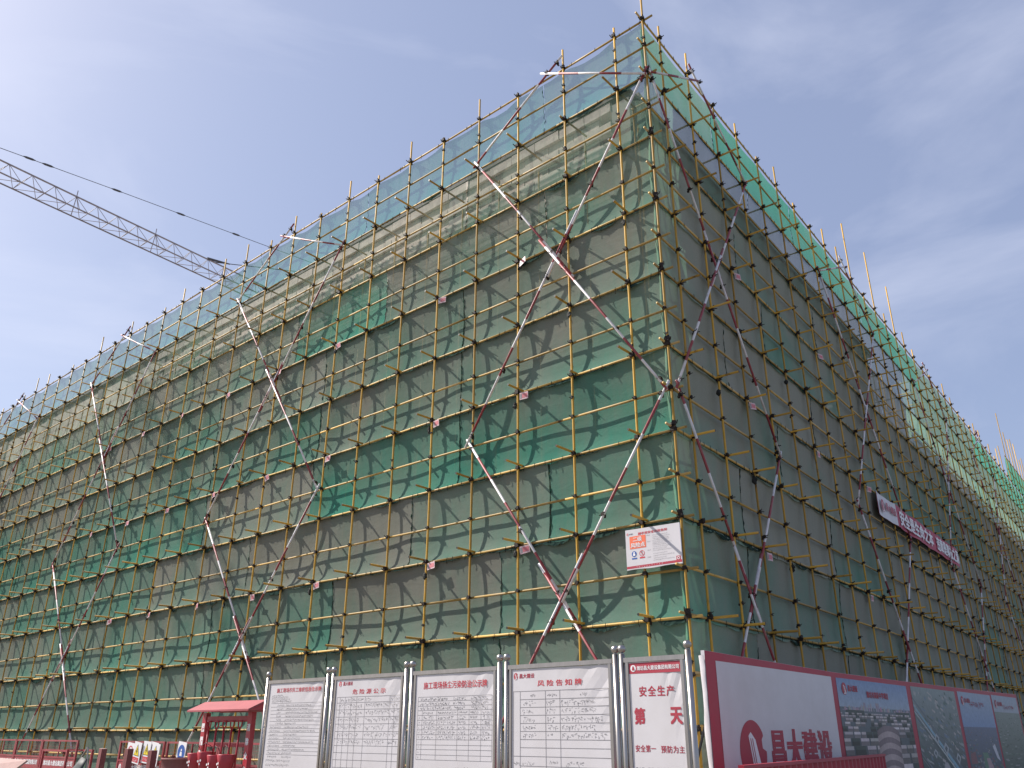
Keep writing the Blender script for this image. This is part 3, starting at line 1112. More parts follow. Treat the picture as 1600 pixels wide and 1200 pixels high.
# ------------------------------------------------------------------ steel-framed notice boards
def tab_rules(g, xs, zs, y, w=0.006):
    for z in zs:
        rect(g, xs[0], xs[-1], z - w / 2, z + w / 2, y)
    for x in xs:
        rect(g, x - w / 2, x + w / 2, zs[-1], zs[0], y - 0.001)


def board(x0, x1, label, y=-5.30, head=2.40):
    """posts with ball finials, box frame, white printed sheet; local x = 0 at the left post"""
    t = empty('notice_board', (x0, y, 0))
    w = x1 - x0
    for x in (0.0, w):
        q = Geo().tube([(x, 0, 0), (x, 0, 2.445)], 0.034, 14)
        p = q.build('post', M_STEEL, t, True)
        q = Geo().sphere((x, 0, 2.50), 0.047, 16, 10).tube([(x, 0, 2.44), (x, 0, 2.462)], 0.022, 10)
        q.build('ball_finial', M_STEEL, p, True)
    for z in (head - 0.025, 0.42):
        Geo().box((w / 2, 0, z), (w - 0.07, 0.05, 0.05)).build('frame_rail', M_STEEL, t)
    for x in (0.075, w - 0.075):
        Geo().box((x, 0.0, (head + 0.42) / 2), (0.035, 0.045, head - 0.42 - 0.055)).build('frame_stile', M_STEEL, t)
    # sheet, gently rippled near its upper right corner
    g = Geo()
    nx_, nz_ = 12, 14
    X0, X1, Z0, Z1 = 0.094, w - 0.094, 0.447, head - 0.055
    for yy in (0, 1):
        for j in range(nz_ + 1):
            for i in range(nx_ + 1):
                a, b = i / nx_, j / nz_
                rip = 0.006 * (1 + math.sin((a - b) * 26)) * max(0, (a + b - 1.45)) * 2
                g.v.append((X0 + (X1 - X0) * a, -0.012 + rip + 0.02 * yy, Z0 + (Z1 - Z0) * b))
    n1 = (nx_ + 1) * (nz_ + 1)
    for j in range(nz_):
        for i in range(nx_):
            a = j * (nx_ + 1) + i
            g.f.append((a, a + 1, a + nx_ + 2, a + nx_ + 1))
            g.f.append((n1 + a + 1, n1 + a, n1 + a + nx_ + 1, n1 + a + nx_ + 2))
    g.build('printed_sheet', M_PVC, t)
    tag(t, label, 'notice board', 'steel notice boards in a row before the scaffold')
    return t


YB = -0.0135
RB = random.Random(8)

# 1: leftmost, a form of ruled lines
t = board(-4.92, -3.31, 'leftmost steel notice board with a form of many ruled lines')
X = -4.92
text('施工现场农民工维权信息告示牌', -4.63 - X, -3.46 - X, 2.205, 2.275, YB, M_RED, t, 0.006)
g = Geo(); hw = Geo()
for j, z in enumerate((2.165, 2.135, 2.105, 2.075)):
    scribble(hw, -4.75 - X, -4.35 - X + 0.05 * j - (0.1 if j == 0 else 0), z, 0.022, YB, RB, 1.0, 0.003)
z = 2.045
for j in range(15):
    rect(g, -4.75 - X, -3.36 - X, z - 0.002, z + 0.002, YB)
    scribble(hw, -4.72 - X + (0.14 if j < 6 else 0), -4.42 - X + RB.uniform(-.05, .06), z - 0.03, 0.022, YB, RB, 1.0, 0.003)
    scribble(hw, -4.34 - X, -3.95 - X + RB.uniform(-.15, .5), z - 0.03, 0.022, YB, RB, 1.0, 0.003)
    z -= 0.0535
tag(g.build('table_rules', M_RULE, t), kind='stuff')
for z in (1.21, 1.15):
    scribble(hw, -4.75 - X, -4.1 - X, z, 0.025, YB, RB, 1.0, 0.003)
tag(hw.build('small_print', M_INK, t), kind='stuff')

# 2: hazard sources
t = board(-3.18, -1.53, 'notice board of hazard sources, second from the left in the row')
X = -3.18
logo(t, -2.99 - X, 2.285, 0.038, YB, M_RED, M_WHITE)
text('昌大建设', -2.92 - X, -2.70 - X, 2.262, 2.315, YB, M_DRED, t, 0.02)
text('危 险 源 公 示', -2.69 - X, -1.95 - X, 2.135, 2.205, YB, M_RED, t, 0.008)
g = Geo(); hw = Geo()
xs = [q - X for q in (-3.04, -2.97, -2.85, -2.71, -2.58, -2.39, -1.85, -1.75, -1.61)]
zs = [2.10, 2.02, 1.925, 1.825, 1.73, 1.63, 1.53, 1.44, 1.345, 1.25, 1.15, 1.05, 0.95]
tab_rules(g, xs, zs, YB, 0.005)
for a, b in zip(xs[:-1], xs[1:]):
    if b - a > 0.1: scribble(hw, a + 0.02, min(b - 0.02, a + 0.16), 2.06, 0.032, YB, RB, 1.0, 0.004)
for j in range(6):
    z = (zs[j + 1] + zs[j + 2]) / 2 + 0.012
    scribble(hw, xs[0] + 0.05, xs[5] - RB.uniform(0.02, 0.15), z, 0.042, YB, RB, 0.8, 0.004)
    scribble(hw, xs[5] + 0.02, xs[6] - RB.uniform(0.0, 0.1), z, 0.046, YB, RB, 0.9, 0.004)
    scribble(hw, xs[6] + 0.01, xs[8] - 0.03, z, 0.046, YB, RB, 0.9, 0.004)
tag(g.build('table_rules', M_RULE, t), kind='stuff')
tag(hw.build('handwriting', M_INK, t), kind='stuff')

# 3: dust pollution
t = board(-1.41, 0.23, 'notice board on dust pollution with one long red heading, middle of the row')
X = -1.41
text('施工现场扬尘污染防治公示牌', -1.16 - X, 0.02 - X, 2.160, 2.250, YB, M_RED, t, 0.010)
g = Geo(); hw = Geo()
xs = [q - X for q in (-1.26, -1.17, -0.89, -0.50, -0.29, -0.08, 0.11)]
zs = [2.06, 2.005, 1.945, 1.89, 1.83, 1.77, 1.71, 1.65, 1.59, 1.53, 1.465, 1.41, 1.345, 1.285]
for z in zs: rect(g, xs[0], xs[-1], z - .002, z + .002, YB)
for x in xs: rect(g, x - .002, x + .002, zs[-1], zs[0] if x in (xs[0], xs[-1]) else zs[3], YB - .001)
for j in range(3):
    z = (zs[j] + zs[j + 1]) / 2
    scribble(hw, -1.22 - X, -0.68 - X + 0.04 * j, z, 0.032, YB, RB, 1.0, 0.0045)
    scribble(hw, -0.58 - X, -0.36 - X, z, 0.032, YB, RB, 1.0, 0.0045)
    scribble(hw, -0.26 - X, 0.05 - X, z, 0.03, YB, RB, 1.0, 0.004)
for j in range(3, 9):
    z = (zs[j] + zs[j + 1]) / 2
    for a, b in zip(xs[1:-1], xs[2:]):
        scribble(hw, a + 0.02, b - RB.uniform(0.02, 0.06), z, 0.034 if j > 3 else 0.02, YB, RB, 0.9, 0.004)
for j in range(4, 13):
    scribble(hw, xs[0] + 0.03, xs[0] + 0.055, (zs[j] + zs[j + 1]) / 2, 0.018, YB, RB, 1.0, 0.003)
scribble(hw, -0.55 - X, -0.1 - X, 1.19, 0.03, YB, RB, 1.0, 0.004)
tag(g.build('table_rules', M_RULE, t), kind='stuff')
tag(hw.build('handwriting', M_INK, t), kind='stuff')

# 4: risk table
t = board(0.35, 2.01, 'notice board with large four-column risk table, second from the right')
X = 0.35
logo(t, 0.51 - X, 2.262, 0.042, YB, M_DRED, M_WHITE)
text('昌大建设', 0.57 - X, 0.81 - X, 2.237, 2.290, YB, M_DRED, t, 0.02)
text('风 险 告 知 牌', 0.86 - X, 1.53 - X, 2.135, 2.205, YB, M_RED, t, 0.015)
g = Geo(); hw = Geo()
xs = [q - X for q in (0.47, 0.58, 0.98, 1.20, 1.91)]
zs = [2.085, 1.99, 1.90, 1.81, 1.72, 1.63, 1.54, 1.45, 1.355, 1.25, 1.14]
for j, z in enumerate(zs): rect(g, xs[0] if j in (0, 8, 10) else xs[1], xs[-1], z - .0028, z + .0028, YB)
for x in xs: rect(g, x - .0028, x + .0028, zs[-1], zs[0], YB - .001)
scribble(hw, 0.74 - X, 0.82 - X, 2.037, 0.022, YB, RB, 1, .004)
scribble(hw, 1.01 - X, 1.17 - X, 2.035, 0.022, YB, RB, 1, .004)
scribble(hw, 1.50 - X, 1.60 - X, 2.035, 0.022, YB, RB, 1, .004)
for j in range(1, 6):
    z = (zs[j] + zs[j + 1]) / 2 + 0.006
    scribble(hw, 0.62 - X, 0.82 - X + RB.uniform(-.02, .03), z, 0.042, YB, RB, .85, .004)
    scribble(hw, 1.00 - X, 1.10 - X + RB.uniform(0, .07), z, 0.042, YB, RB, .8, .004)
    scribble(hw, 1.22 - X, 1.88 - X - RB.uniform(0.0, .16), z, 0.046, YB, RB, .9, .004)
scribble(hw, 0.48 - X, 0.57 - X, 1.28, 0.022, YB, RB, 1, .004)
scribble(hw, 0.61 - X, 0.82 - X, 1.28, 0.03, YB, RB, .6, .003)
scribble(hw, 1.03 - X, 1.16 - X, 1.30, 0.022, YB, RB, 1, .004)
scribble(hw, 1.28 - X, 1.55 - X, 1.29, 0.042, YB, RB, .9, .004)
scribble(hw, 1.25 - X, 1.50 - X, 1.19, 0.042, YB, RB, .9, .004)
tag(g.build('table_rules', M_RULE, t), kind='stuff')
tag(hw.build('handwriting', M_INK, t), kind='stuff')

# 5: narrow safety count board
t = board(2.10, 2.955, 'narrow notice board with crimson header counting safe days, rightmost of the row')
X = 2.10
g = Geo(); rect(g, 2.198 - X, 2.858 - X, 2.225, 2.338, YB); g.build('crimson_header', M_DRED, t)
g = Geo(); disc(g, 2.255 - X, 2.282, 0.036, YB - 0.002, 24); g.build('header_disc', M_WHITE, t)
g = Geo(); g.poly([(2.237 - X, YB - .005, 2.262), (2.275 - X, YB - .005, 2.262), (2.262 - X, YB - .005, 2.305), (2.25 - X, YB - .005, 2.305)]); g.build('header_mark', M_DRED, t)
text('潍坊昌大建设集团有限公司', 2.305 - X, 2.84 - X, 2.258, 2.305, YB - 0.002, M_WHITE, t, 0.02)
text('安全生产', 2.32 - X, 2.76 - X, 1.985, 2.09, YB, M_DRED, t, 0.02, 1.25)
text('第', 2.245 - X, 2.375 - X, 1.705, 1.865, YB, M_DRED, t, 0.035)
text('天', 2.70 - X, 2.835 - X, 1.705, 1.865, YB, M_DRED, t, 0.035)
text('安全第一', 2.235 - X, 2.49 - X, 1.425, 1.495, YB, M_DRED, t, 0.012, 1.1)
text('预防为主', 2.555 - X, 2.84 - X, 1.42, 1.49, YB, M_DRED, t, 0.012, 1.1)
text('昌大第一建设工程有限公司', 2.225 - X, 2.68 - X, 1.235, 1.275, YB, M_INK, t, 0.012)

# ------------------------------------------------------------------ big picture hoarding along the shaded side
s = empty('picture_hoarding', (1.38, -2.07, 0), math.pi / 2 - 0.005)
tag(s, 'long crimson-bordered hoarding with company emblem and aerial city pictures', 'hoarding')
HL = 18.84
prof = [(0, 2.75), (2.09, 2.72), (4.74, 2.685), (8.22, 2.69), (12.98, 2.71), (HL, 2.75)]


def ztop(x):
    for (a, b), (c, d) in zip(prof[:-1], prof[1:]):
        if a <= x <= c:
            return b + (d - b) * (x - a) / (c - a)
    return prof[-1][1]


pts = [(0, 0, 0.25), (HL, 0, 0.25)] + [(x, 0, z) for x, z in reversed(prof)]
Geo().prism(pts, (0, 0.06, 0)).build('panel', M_PVC, s)
g = Geo()
xs = [x for x, _ in prof]
for a, b in zip(xs[:-1], xs[1:]):
    g.poly([(a, -0.004, 0.25), (b, -0.004, 0.25), (b, -0.004, ztop(b) - 0.003), (a, -0.004, ztop(a) - 0.003)])
g.build('crimson_sheet', M_DRED, s)
PX = [(0.30, 4.63), (4.85, 8.76), (9.05, 12.36), (12.60, 15.70), (15.85, 18.70)]
x0, x1 = PX[0]
g = Geo(); g.poly([(x0, -0.008, 0.45), (x1, -0.008, 0.45), (x1, -0.008, ztop(x1) - 0.09), (x0, -0.008, ztop(x0) - 0.125)])
g.build('white_sheet', M_PVC, s)
logo(s, 1.24, 1.36, 0.45, -0.012, M_DRED, M_WHITE, 0.96)
text('昌大建设', 1.88, 4.22, 1.04, 1.66, -0.012, M_DRED, s, 0.045, 1.02)


def picture(name, x0, x1, painter, label):
    q = Geo()
    zt = ztop((x0 + x1) / 2) - 0.095
    painter(q, x0, x1, 0.45, zt)
    o = q.build(name, M_PICT, s)
    o['label'] = label
    return o


def Q(q, x0, x1, z0, z1, col, y):
    q.poly([(x0, y, z0), (x1, y, z0), (x1, y, z1), (x0, y, z1)], col)


def clampx(a, x0, x1): return max(x0, min(x1, a))


def vgrad(q, x0, x1, z0, z1, c0, c1, y):
    q.poly([(x0, y, z0), (x1, y, z0), (x1, y, z1), (x0, y, z1)], [c0, c0, c1, c1])


def city(q, x0, x1, z0, z1, seed=1, warm=True):
    r_ = random.Random(seed)
    hz = z1 - (z1 - z0) * 0.235
    vgrad(q, x0, x1, hz, z1, (0.30, 0.37, 0.45), (0.16, 0.25, 0.42), -0.008)
    vgrad(q, x0, x1, z0, hz, (0.025, 0.035, 0.03), (0.10, 0.13, 0.15), -0.008)
    y = -0.0083
    for _ in range(90):                                   # skyline
        cx = r_.uniform(x0 + .05, x1 - .1); h = r_.uniform(0.02, 0.09) * (1.8 if abs(cx - x0 - (x1 - x0) * .4) < .5 else 1)
        Q(q, cx, cx + r_.uniform(.03, .09), hz - 0.06, hz - 0.06 + h, (r_.uniform(.2, .42), r_.uniform(.2, .32), r_.uniform(.24, .36)), y); y -= 0.00001
    for _ in range(16):
        cx = x0 + r_.choice((r_.uniform(0.02, .22), r_.uniform(.68, .95))) * (x1 - x0); w = r_.uniform(.2, .45)
        Q(q, cx, min(x1, cx + w), hz - r_.uniform(.12, .25), hz - 0.05, (0.03, 0.05, 0.045), y); y -= 0.00001
    D = hz - z0
    rowz = hz - 0.10
    step = 0.045
    while rowz > z0 + 0.1:
        hh = step * 0.95
        x = x0 - r_.uniform(0, step * 3)
        while x < x1:
            w = step * r_.uniform(2.2, 4.2)
            a, b = clampx(x, x0, x1), clampx(x + w * 0.86, x0, x1)
            if b - a > 0.02 and r_.random() < 0.86:
                q_ = r_.uniform(.30, .62); base = (q_, q_ * r_.uniform(.84, .93), q_ * r_.uniform(.82, .92)) if r_.random() < .72 else (.035, .055, .045)
                zt_ = min(rowz, hz)
                Q(q, a, b, zt_ - hh * 0.42, zt_, tuple(c * 1.1 for c in base), y); y -= 0.000004
                Q(q, a, b, max(z0, zt_ - hh), zt_ - hh * 0.42, tuple(c * 0.42 for c in base), y); y -= 0.000004
                if step > 0.07:
                    nwin = 3
                    for k_ in range(nwin):
                        zz = zt_ - hh * (0.50 + 0.16 * k_)
                        Q(q, a + .02, b - .02, max(z0, zz - hh * .07), max(z0 + .001, zz), tuple(c * 0.25 for c in base), y); y -= 0.000004
            x += w
        rowz -= step
        step *= 1.20
    if warm:                                              # round-fronted block in the middle foreground
        cx, w = x0 + (x1 - x0) * 0.60, 0.62
        for k_ in range(9):
            zz = z0 + 0.28 + k_ * 0.105
            n = 10
            for j in range(n):
                a0, a1 = -1 + 2 * j / n, -1 + 2 * (j + 1) / n
                f0, f1 = 0.10 * (1 - a0 * a0), 0.10 * (1 - a1 * a1)
                sh = 0.75 + 0.3 * (1 - abs(a0))
                c = (0.42 * sh, 0.33 * sh, 0.32 * sh) if k_ % 2 else (0.20 * sh, 0.15 * sh, 0.16 * sh)
                q.poly([(cx + a0 * w, y, zz + f0), (cx + a1 * w, y, zz + f1), (cx + a1 * w, y, zz + .105 + f1), (cx + a0 * w, y, zz + .105 + f0)], c)
            y -= 0.00001
        q.poly([(cx + w * 1.02 * math.cos(math.pi * j / 12), y, z0 + 0.02 + 0.46 * math.sin(math.pi * j / 12)) for j in range(13)], (.45, .38, .36))


def aerial(q, x0, x1, z0, z1, seed=2):
    r_ = random.Random(seed)
    vgrad(q, x0, x1, z0, z1, (0.018, 0.03, 0.034), (0.20, 0.25, 0.24), -0.008)
    y = -0.0083
    W, H = x1 - x0, z1 - z0

    def band(o, w, c):
        nonlocal y
        # a road that runs down to the right; o = offset along the left edge
        pa, pb = [], []
        for k_ in range(9):
            t_ = k_ / 8
            zz = z1 - H * (o + 0.80 * t_)
            pa.append((x0 + W * t_, y, clampx(zz, z0, z1))); pb.append((x0 + W * t_, y, clampx(zz - w * (0.5 + t_), z0, z1)))
        for k_ in range(8):
            q.poly([pb[k_], pb[k_ + 1], pa[k_ + 1], pa[k_]], c)
        y -= 0.00002
    for _ in range(260):
        t_, o = r_.random(), r_.random()
        x, z = x0 + W * t_ * 0.96, z0 + H * 0.97 * o
        w, h = r_.uniform(.05, .24), r_.uniform(.02, .07)
        c = r_.choice(((.30, .31, .30), (.16, .20, .19), (.05, .09, .08), (.36, .33, .31), (.06, .12, .10), (.12, .18, .24)))
        b = min(x1, x + w)
        q.poly([(x, y, z), (b, y, clampx(z - w * .25, z0, z1)), (b, y, clampx(z - w * .25 + h, z0, z1)), (x, y, min(z1, z + h))], c); y -= 0.000004
    band(0.10, 0.10, (.10, .13, .15)); band(0.17, 0.10, (.20, .36, .44)); band(0.235, 0.04, (.50, .54, .52)); band(0.27, .05, (.05, .08, .07))
    band(0.62, 0.07, (.16, .18, .20)); band(0.67, 0.02, (.34, .34, .33))
    for (cx, cz, rr) in ((.38, .50, .16), (.55, .40, .20), (.30, .36, .14), (.80, .30, .18)):
        X_, Z_ = x0 + W * cx, z0 + H * cz
        q.poly([(X_ - rr, y, Z_), (X_, y, Z_ - rr * .8), (X_ + rr * 1.1, y, Z_ + .02), (X_, y, Z_ + rr * .7)], (.36, .38, .39)); y -= .00001
        q.poly([(X_ - rr * .5, y, Z_), (X_, y, Z_ - rr * .4), (X_ + rr * .55, y, Z_ + .01), (X_, y, Z_ + rr * .35)], (.06, .09, .10)); y -= .00001
    q.poly([(x0 + W * .50 + .26 * math.cos(j * .35), y, z0 + H * .16 + .24 * math.sin(j * .35)) for j in range(18)], (.36, .34, .35))


def campus(q, x0, x1, z0, z1, seed=3):
    r_ = random.Random(seed)
    hz = z0 + (z1 - z0) * 0.62
    vgrad(q, x0, x1, hz, z1, (0.17, 0.26, 0.42), (0.27, 0.34, 0.42), -0.008)
    vgrad(q, x0, x1, z0, hz, (0.05, 0.07, 0.07), (0.10, 0.13, 0.20), -0.008)
    y = -0.0083
    W, H = x1 - x0, hz - z0
    for _ in range(200):
        o = r_.random() ** 0.7
        x, z = r_.uniform(x0, x1 - .1), hz - H * o
        w, h = .04 + .18 * o, .015 + .05 * o
        c = r_.choice(((.10, .15, .11), (.26, .24, .24), (.14, .17, .21), (.20, .08, .09), (.04, .07, .05)))
        Q(q, x, min(x1, x + w), max(z0, z - h), z, c, y); y -= .000005
    q.poly([(x0 + W * .42, y, hz - H * .45), (x0 + W * .56, y, hz - H * .45), (x0 + W * .74, y, z0), (x0 + W * .40, y, z0)], (.10, .20, .13)); y -= .00002
    q.poly([(x0 + W * .50, y, hz - H * .55), (x0 + W * .60, y, hz - H * .55), (x0 + W * .72, y, z0 + .2), (x0 + W * .52, y, z0 + .2)], (.38, .25, .26)); y -= .00002
    q.poly([(x0 + W * .76, y, hz - H * .35), (x0 + W * .84, y, hz - H * .30), (x0 + W * .93, y, hz - H * .62), (x0 + W * .84, y, hz - H * .56)], (.52, .52, .55)); y -= .00002
    q.poly([(x0 + W * .04, y, z0 + .5), (x0 + W * .22, y, z0 + .5), (x0 + W * .20, y, hz - H * .42), (x0 + W * .05, y, hz - H * .46)], (.20, .08, .09)); y -= .00002


def fields(q, x0, x1, z0, z1, seed=4):
    r_ = random.Random(seed)
    hz = z0 + (z1 - z0) * 0.80
    vgrad(q, x0, x1, hz, z1, (0.30, 0.34, 0.38), (0.27, 0.33, 0.40), -0.008)
    vgrad(q, x0, x1, z0, hz, (0.05, 0.075, 0.055), (0.17, 0.21, 0.18), -0.008)
    y = -0.0083
    H = hz - z0
    for _ in range(220):
        o = r_.random()
        x, z = r_.uniform(x0, x1 - .1), hz - H * o
        w, h = .08 + .3 * o, .01 + .035 * o
        c = r_.choice(((.07, .11, .08), (.10, .15, .11), (.15, .19, .15), (.05, .08, .06), (.24, .25, .24)))
        Q(q, x, min(x1, x + w), max(z0, z - h), z, c, y); y -= .000004


picture('printed_picture', *PX[1], city, 'printed aerial picture of pale buildings under blue sky')
picture('printed_picture', *PX[2], aerial, 'printed aerial picture with a diagonal road')
picture('printed_picture', *PX[3], campus, 'printed picture with blue sky over a dark campus')
picture('printed_picture', *PX[4], fields, 'printed picture of hazy green fields')
for j, (x0, x1) in enumerate(PX[1:]):
    if j != 1:
        logo(s, x0 + 0.33, 2.41, 0.11, -0.014, M_DRED, M_WHITE, 1.1)
        text('昌大建设', x0 + 0.52, x0 + 1.0, 2.37, 2.48, -0.014, M_DRED, s, 0.03)
text('潍坊市高新中学项目', 6.30, 7.50, 2.28, 2.40, -0.014, M_DRED, s, 0.03)
hz_ = Geo(); scribble(hz_, 13.48, 14.85, 2.36, 0.10, -0.014, RB, 1.0, 0.016); scribble(hz_, 16.9, 18.1, 2.36, 0.09, -0.014, RB, 1.0, 0.014)
hz_.build('picture_caption', M_DRED, s)
for x in (0.25, 3.1, 6.2, 9.3, 12.4, 15.5, 18.5):
    Geo().tube([(x, 0.16, 0), (x, 0.16, 2.5)], 0.03, 8).tube([(x, 0.16, 1.9), (x, 0.86, 0.02)], 0.022, 6).build('back_strut', M_BLACK, s)
# loose wrap of the white sheet round the near edge
g = Geo()
for j in range(15):
    z = 0.3 + j * 0.17
    g.v += [(-0.012 - 0.018 * abs(math.sin(j * 1.7)), -0.002, z), (-0.02 - 0.025 * abs(math.sin(j * 1.1 + 1)), 0.06, z), (0.015, 0.09 + 0.02 * math.sin(j), z)]
for j in range(14):
    for c in (0, 1):
        a = 3 * j + c
        g.f.append((a, a + 3, a + 4, a + 1))
g.build('sheet_wrap', M_PVC, s, True)

# red sheet barrier in front of the hoarding
A, B = Vector((2.86, -4.14, 0)), Vector((1.82, 3.51, 0))
d = B - A
s = empty('sheet_barrier', A, math.atan2(d.y, d.x))
tag(s, 'low red corrugated sheet barrier standing before the hoarding', 'barrier')
L = d.length
g = Geo()
n = 120
for j in range(n + 1):
    x = L * j / n
    y = 0.018 * (1 if (j // 2) % 2 else -1)
    g.v += [(x, y, 0.08), (x, y, 1.24), (x, y + .004, 1.24), (x, y + .004, .08)]
for j in range(n):
    a = 4 * j
    for c in range(4):
        c2 = (c + 1) % 4
        g.f.append((a + c, a + 4 + c, a + 4 + c2, a + c2))
M_BAR = mat('barrier_red', (0.34, 0.03, 0.05), 0.45, 0, 0.08, 3.0)
g.build('corrugated_sheet', M_BAR, s)
Geo().box((L / 2, 0, 1.262), (L, 0.07, 0.04)).build('top_rail', M_BAR, s)
Geo().box((L / 2, 0, 0.05), (L, 0.07, 0.05)).build('bottom_rail', M_BAR, s)
for j in range(5):
    x = 0.03 + (L - 0.06) * j / 4
    Geo().box((x, 0.045, 0.62), (0.06, 0.06, 1.24)).build('post', M_BAR, s)

# ------------------------------------------------------------------ fire equipment stand
s = empty('fire_stand', (-8.10, -4.5, 0))
tag(s, 'red roofed fire equipment stand hung with shovels and buckets', 'fire stand')
W = 1.56
FR = mat('fire_red', (0.42, 0.035, 0.05), 0.42, 0, 0.12, 5.0, dirt=(0.34, 0.16, 0.15), dirt_amt=0.4)
for j, x in enumerate((0.0, W)):
    p = Geo().box((x, 0, 0.98), (0.13, 0.09, 1.96)).build('post', FR, s)
    word = '消除火灾隐患' if j else None
    for k in range(6):
        z = 1.70 - k * 0.235
        g = Geo(); rect(g, x - 0.05, x + 0.05, z - 0.075, z + 0.075, -0.048)
        if j == 0:
            g.build('white_square', M_WHITE, p)
            h_ = Geo(); scribble(h_, x - 0.04, x + 0.045, z, 0.09, -0.051, RB, 1.0, 0.008); h_.build('lettering', M_RED, p)
        else:
            text(word[k], x - 0.045, x + 0.045, z - 0.06, z + 0.06, -0.048, M_WHITE, p, 0.03)
Geo().box((W / 2, 0, 1.845), (W - 0.13, 0.06, 0.10)).build('top_beam', FR, s)
Geo().box((W / 2, 0.02, 1.40), (W - 0.13, 0.05, 0.06)).build('middle_beam', FR, s)
Geo().box((W / 2, 0.02, 0.55), (W - 0.13, 0.05, 0.06)).build('low_beam', FR, s)
g = Geo()
x0, x1 = -0.12, W + 0.42
for sgn in (-1, 1):
    g.prism([(x0, 0.0, 2.16), (x1, 0.0, 2.16), (x1, sgn * 0.36, 2.0), (x0, sgn * 0.36, 2.0)][::sgn], (0, 0, -0.03))
rf = g.build('roof', mat('roof_red', (0.36, 0.085, 0.095), 0.6, 0, 0.1, 4.0), s)
for gx in (x1 - 0.03, x0 + 0.005):
    Geo().prism([(gx, -0.33, 1.98), (gx, 0.33, 1.98), (gx, 0, 2.125)], (0.025, 0, 0)).build('gable', FR, rf)
for k in range(5):
    x = 0.24 + k * 0.26 + rnd.uniform(-.02, .02)
    t = empty('shovel', (-8.10 + x, -4.575, 0.86))
    Geo().tube([(0, 0, 0.0), (0.02, 0, 0.80)], 0.019, 8).build('shaft', FR, t, True)
    g = Geo().tube([(0.02, 0, 0.79), (-0.035, 0, 0.87), (-0.042, 0, 0.945)], 0.014, 6).tube([(0.02, 0, 0.79), (0.075, 0, 0.87), (0.082, 0, 0.945)], 0.014, 6).tube([(-0.05, 0, 0.945), (0.09, 0, 0.945)], 0.016, 6)
    g.build('grip', FR, t, True)
    g = Geo()
    g.prism([(-0.09, 0.0, 0.02), (0.09, 0.0, 0.02), (0.10, -0.02, -0.16), (0.0, -0.03, -0.30), (-0.10, -0.02, -0.16)], (0, 0.006, 0))
    g.build('blade', FR, t)
    tag(t, f"{('leftmost', 'second', 'middle', 'fourth', 'rightmost')[k]} red shovel hanging in the fire stand", 'shovel', 'red shovels on the fire stand')
for k in range(4):
    x = 0.14 + k * 0.345
    t = empty('fire_bucket', (-8.10 + x + 0.03, -4.70, 0.90 + 0.03 * math.sin(k * 2)), 0.2 * math.sin(k * 1.7))
    g = Geo()
    n = 14
    for (z, r_) in ((0.33, 0.165), (0.33, 0.157), (0.0, 0.115)):
        pass
    prof_ = [(0.0, 0.0), (0.05, 0.06), (0.10, 0.12), (0.155, 0.36), (0.162, 0.36), (0.168, 0.35), (0.115, 0.10), (0.06, 0.03), (0.0, -0.03)]
    b0 = len(g.v)
    for (r_, z) in prof_:
        for i in range(n):
            a = 2 * math.pi * i / n
            g.v.append((r_ * math.cos(a), r_ * math.sin(a), z))
    for j in range(len(prof_) - 1):
        for i in range(n):
            i2 = (i + 1) % n
            g.f.append((b0 + j * n + i, b0 + j * n + i2, b0 + (j + 1) * n + i2, b0 + (j + 1) * n + i))
    bk = g.build('bucket', FR, t, True)
    q = Geo().tube([(-0.16, 0, 0.34), (-0.12, -0.03, 0.46), (0, -0.045, 0.51), (0.12, -0.03, 0.46), (0.16, 0, 0.34)], 0.006, 5)
    q.build('handle', M_BLACK, t, True)
    q = Geo()
    for (dx, dz) in ((-0.035, 0.20), (0.03, 0.215), (0.0, 0.155)):
        q.poly([(dx + 0.022 * math.cos(i * 0.9), -0.148 - (0.19 - dz) * -0.22, dz + 0.022 * math.sin(i * 0.9)) for i in range(7)])
    q.build('white_mark', M_WHITE, t)
    tag(t, f"{('leftmost', 'second from left', 'third from left', 'rightmost')[k]} red fire bucket on the fire stand", 'bucket', 'red fire buckets on the fire stand')


# ------------------------------------------------------------------ red site fence panels
def fence_panel(x0, x1, label, lettered, y=-2.0, cell=None):
    t = empty('fence_panel', (x0, y, 0))
    w = x1 - x0
    for x in (0.03, w - 0.03):
        Geo().box((x, 0, 0.70), (0.06, 0.05, 1.40)).build('post', M_REDP, t)
    for z in (1.38, 0.92, 0.60, 0.08):
        Geo().box((w / 2, 0, z), (w - 0.12, 0.04, 0.045)).build('rail', M_REDP, t)
    Geo().box((w / 2, 0, 1.15), (0.035, 0.03, 0.41)).build('stile', M_REDP, t)
    pl = Geo().box((w / 2, 0.0, 0.76), (w - 0.125, 0.02, 0.272)).build('plate', M_REDP, t)
    g = Geo()
    nx_ = int((w - 0.12) / 0.075)
    for i in range(1, nx_):
        x = 0.06 + (w - 0.12) * i / nx_
        g.box((x, 0.012, 1.15), (0.005, 0.005, 0.42)); g.box((x, 0.012, 0.34), (0.005, 0.005, 0.47))
    for i in range(1, 6):
        g.box((w / 2, 0.012, 0.94 + 0.07 * i), (w - 0.12, 0.004, 0.004)); g.box((w / 2, 0.012, 0.10 + 0.08 * i), (w - 0.12, 0.004, 0.004))
    tag(g.build('wire_mesh', M_REDP, t), kind='stuff')
    if lettered:
        logo(t, 0.20, 0.76, 0.075, -0.013, M_WHITE, M_REDP, 0.9)
        text('潍坊昌大建设集团有限公司', 0.34, w - 0.14, 0.69, 0.83, -0.013, M_WHITE, t, 0.03)
    tag(t, label, 'fence', 'red mesh fence panels before the scaffold')
    return t


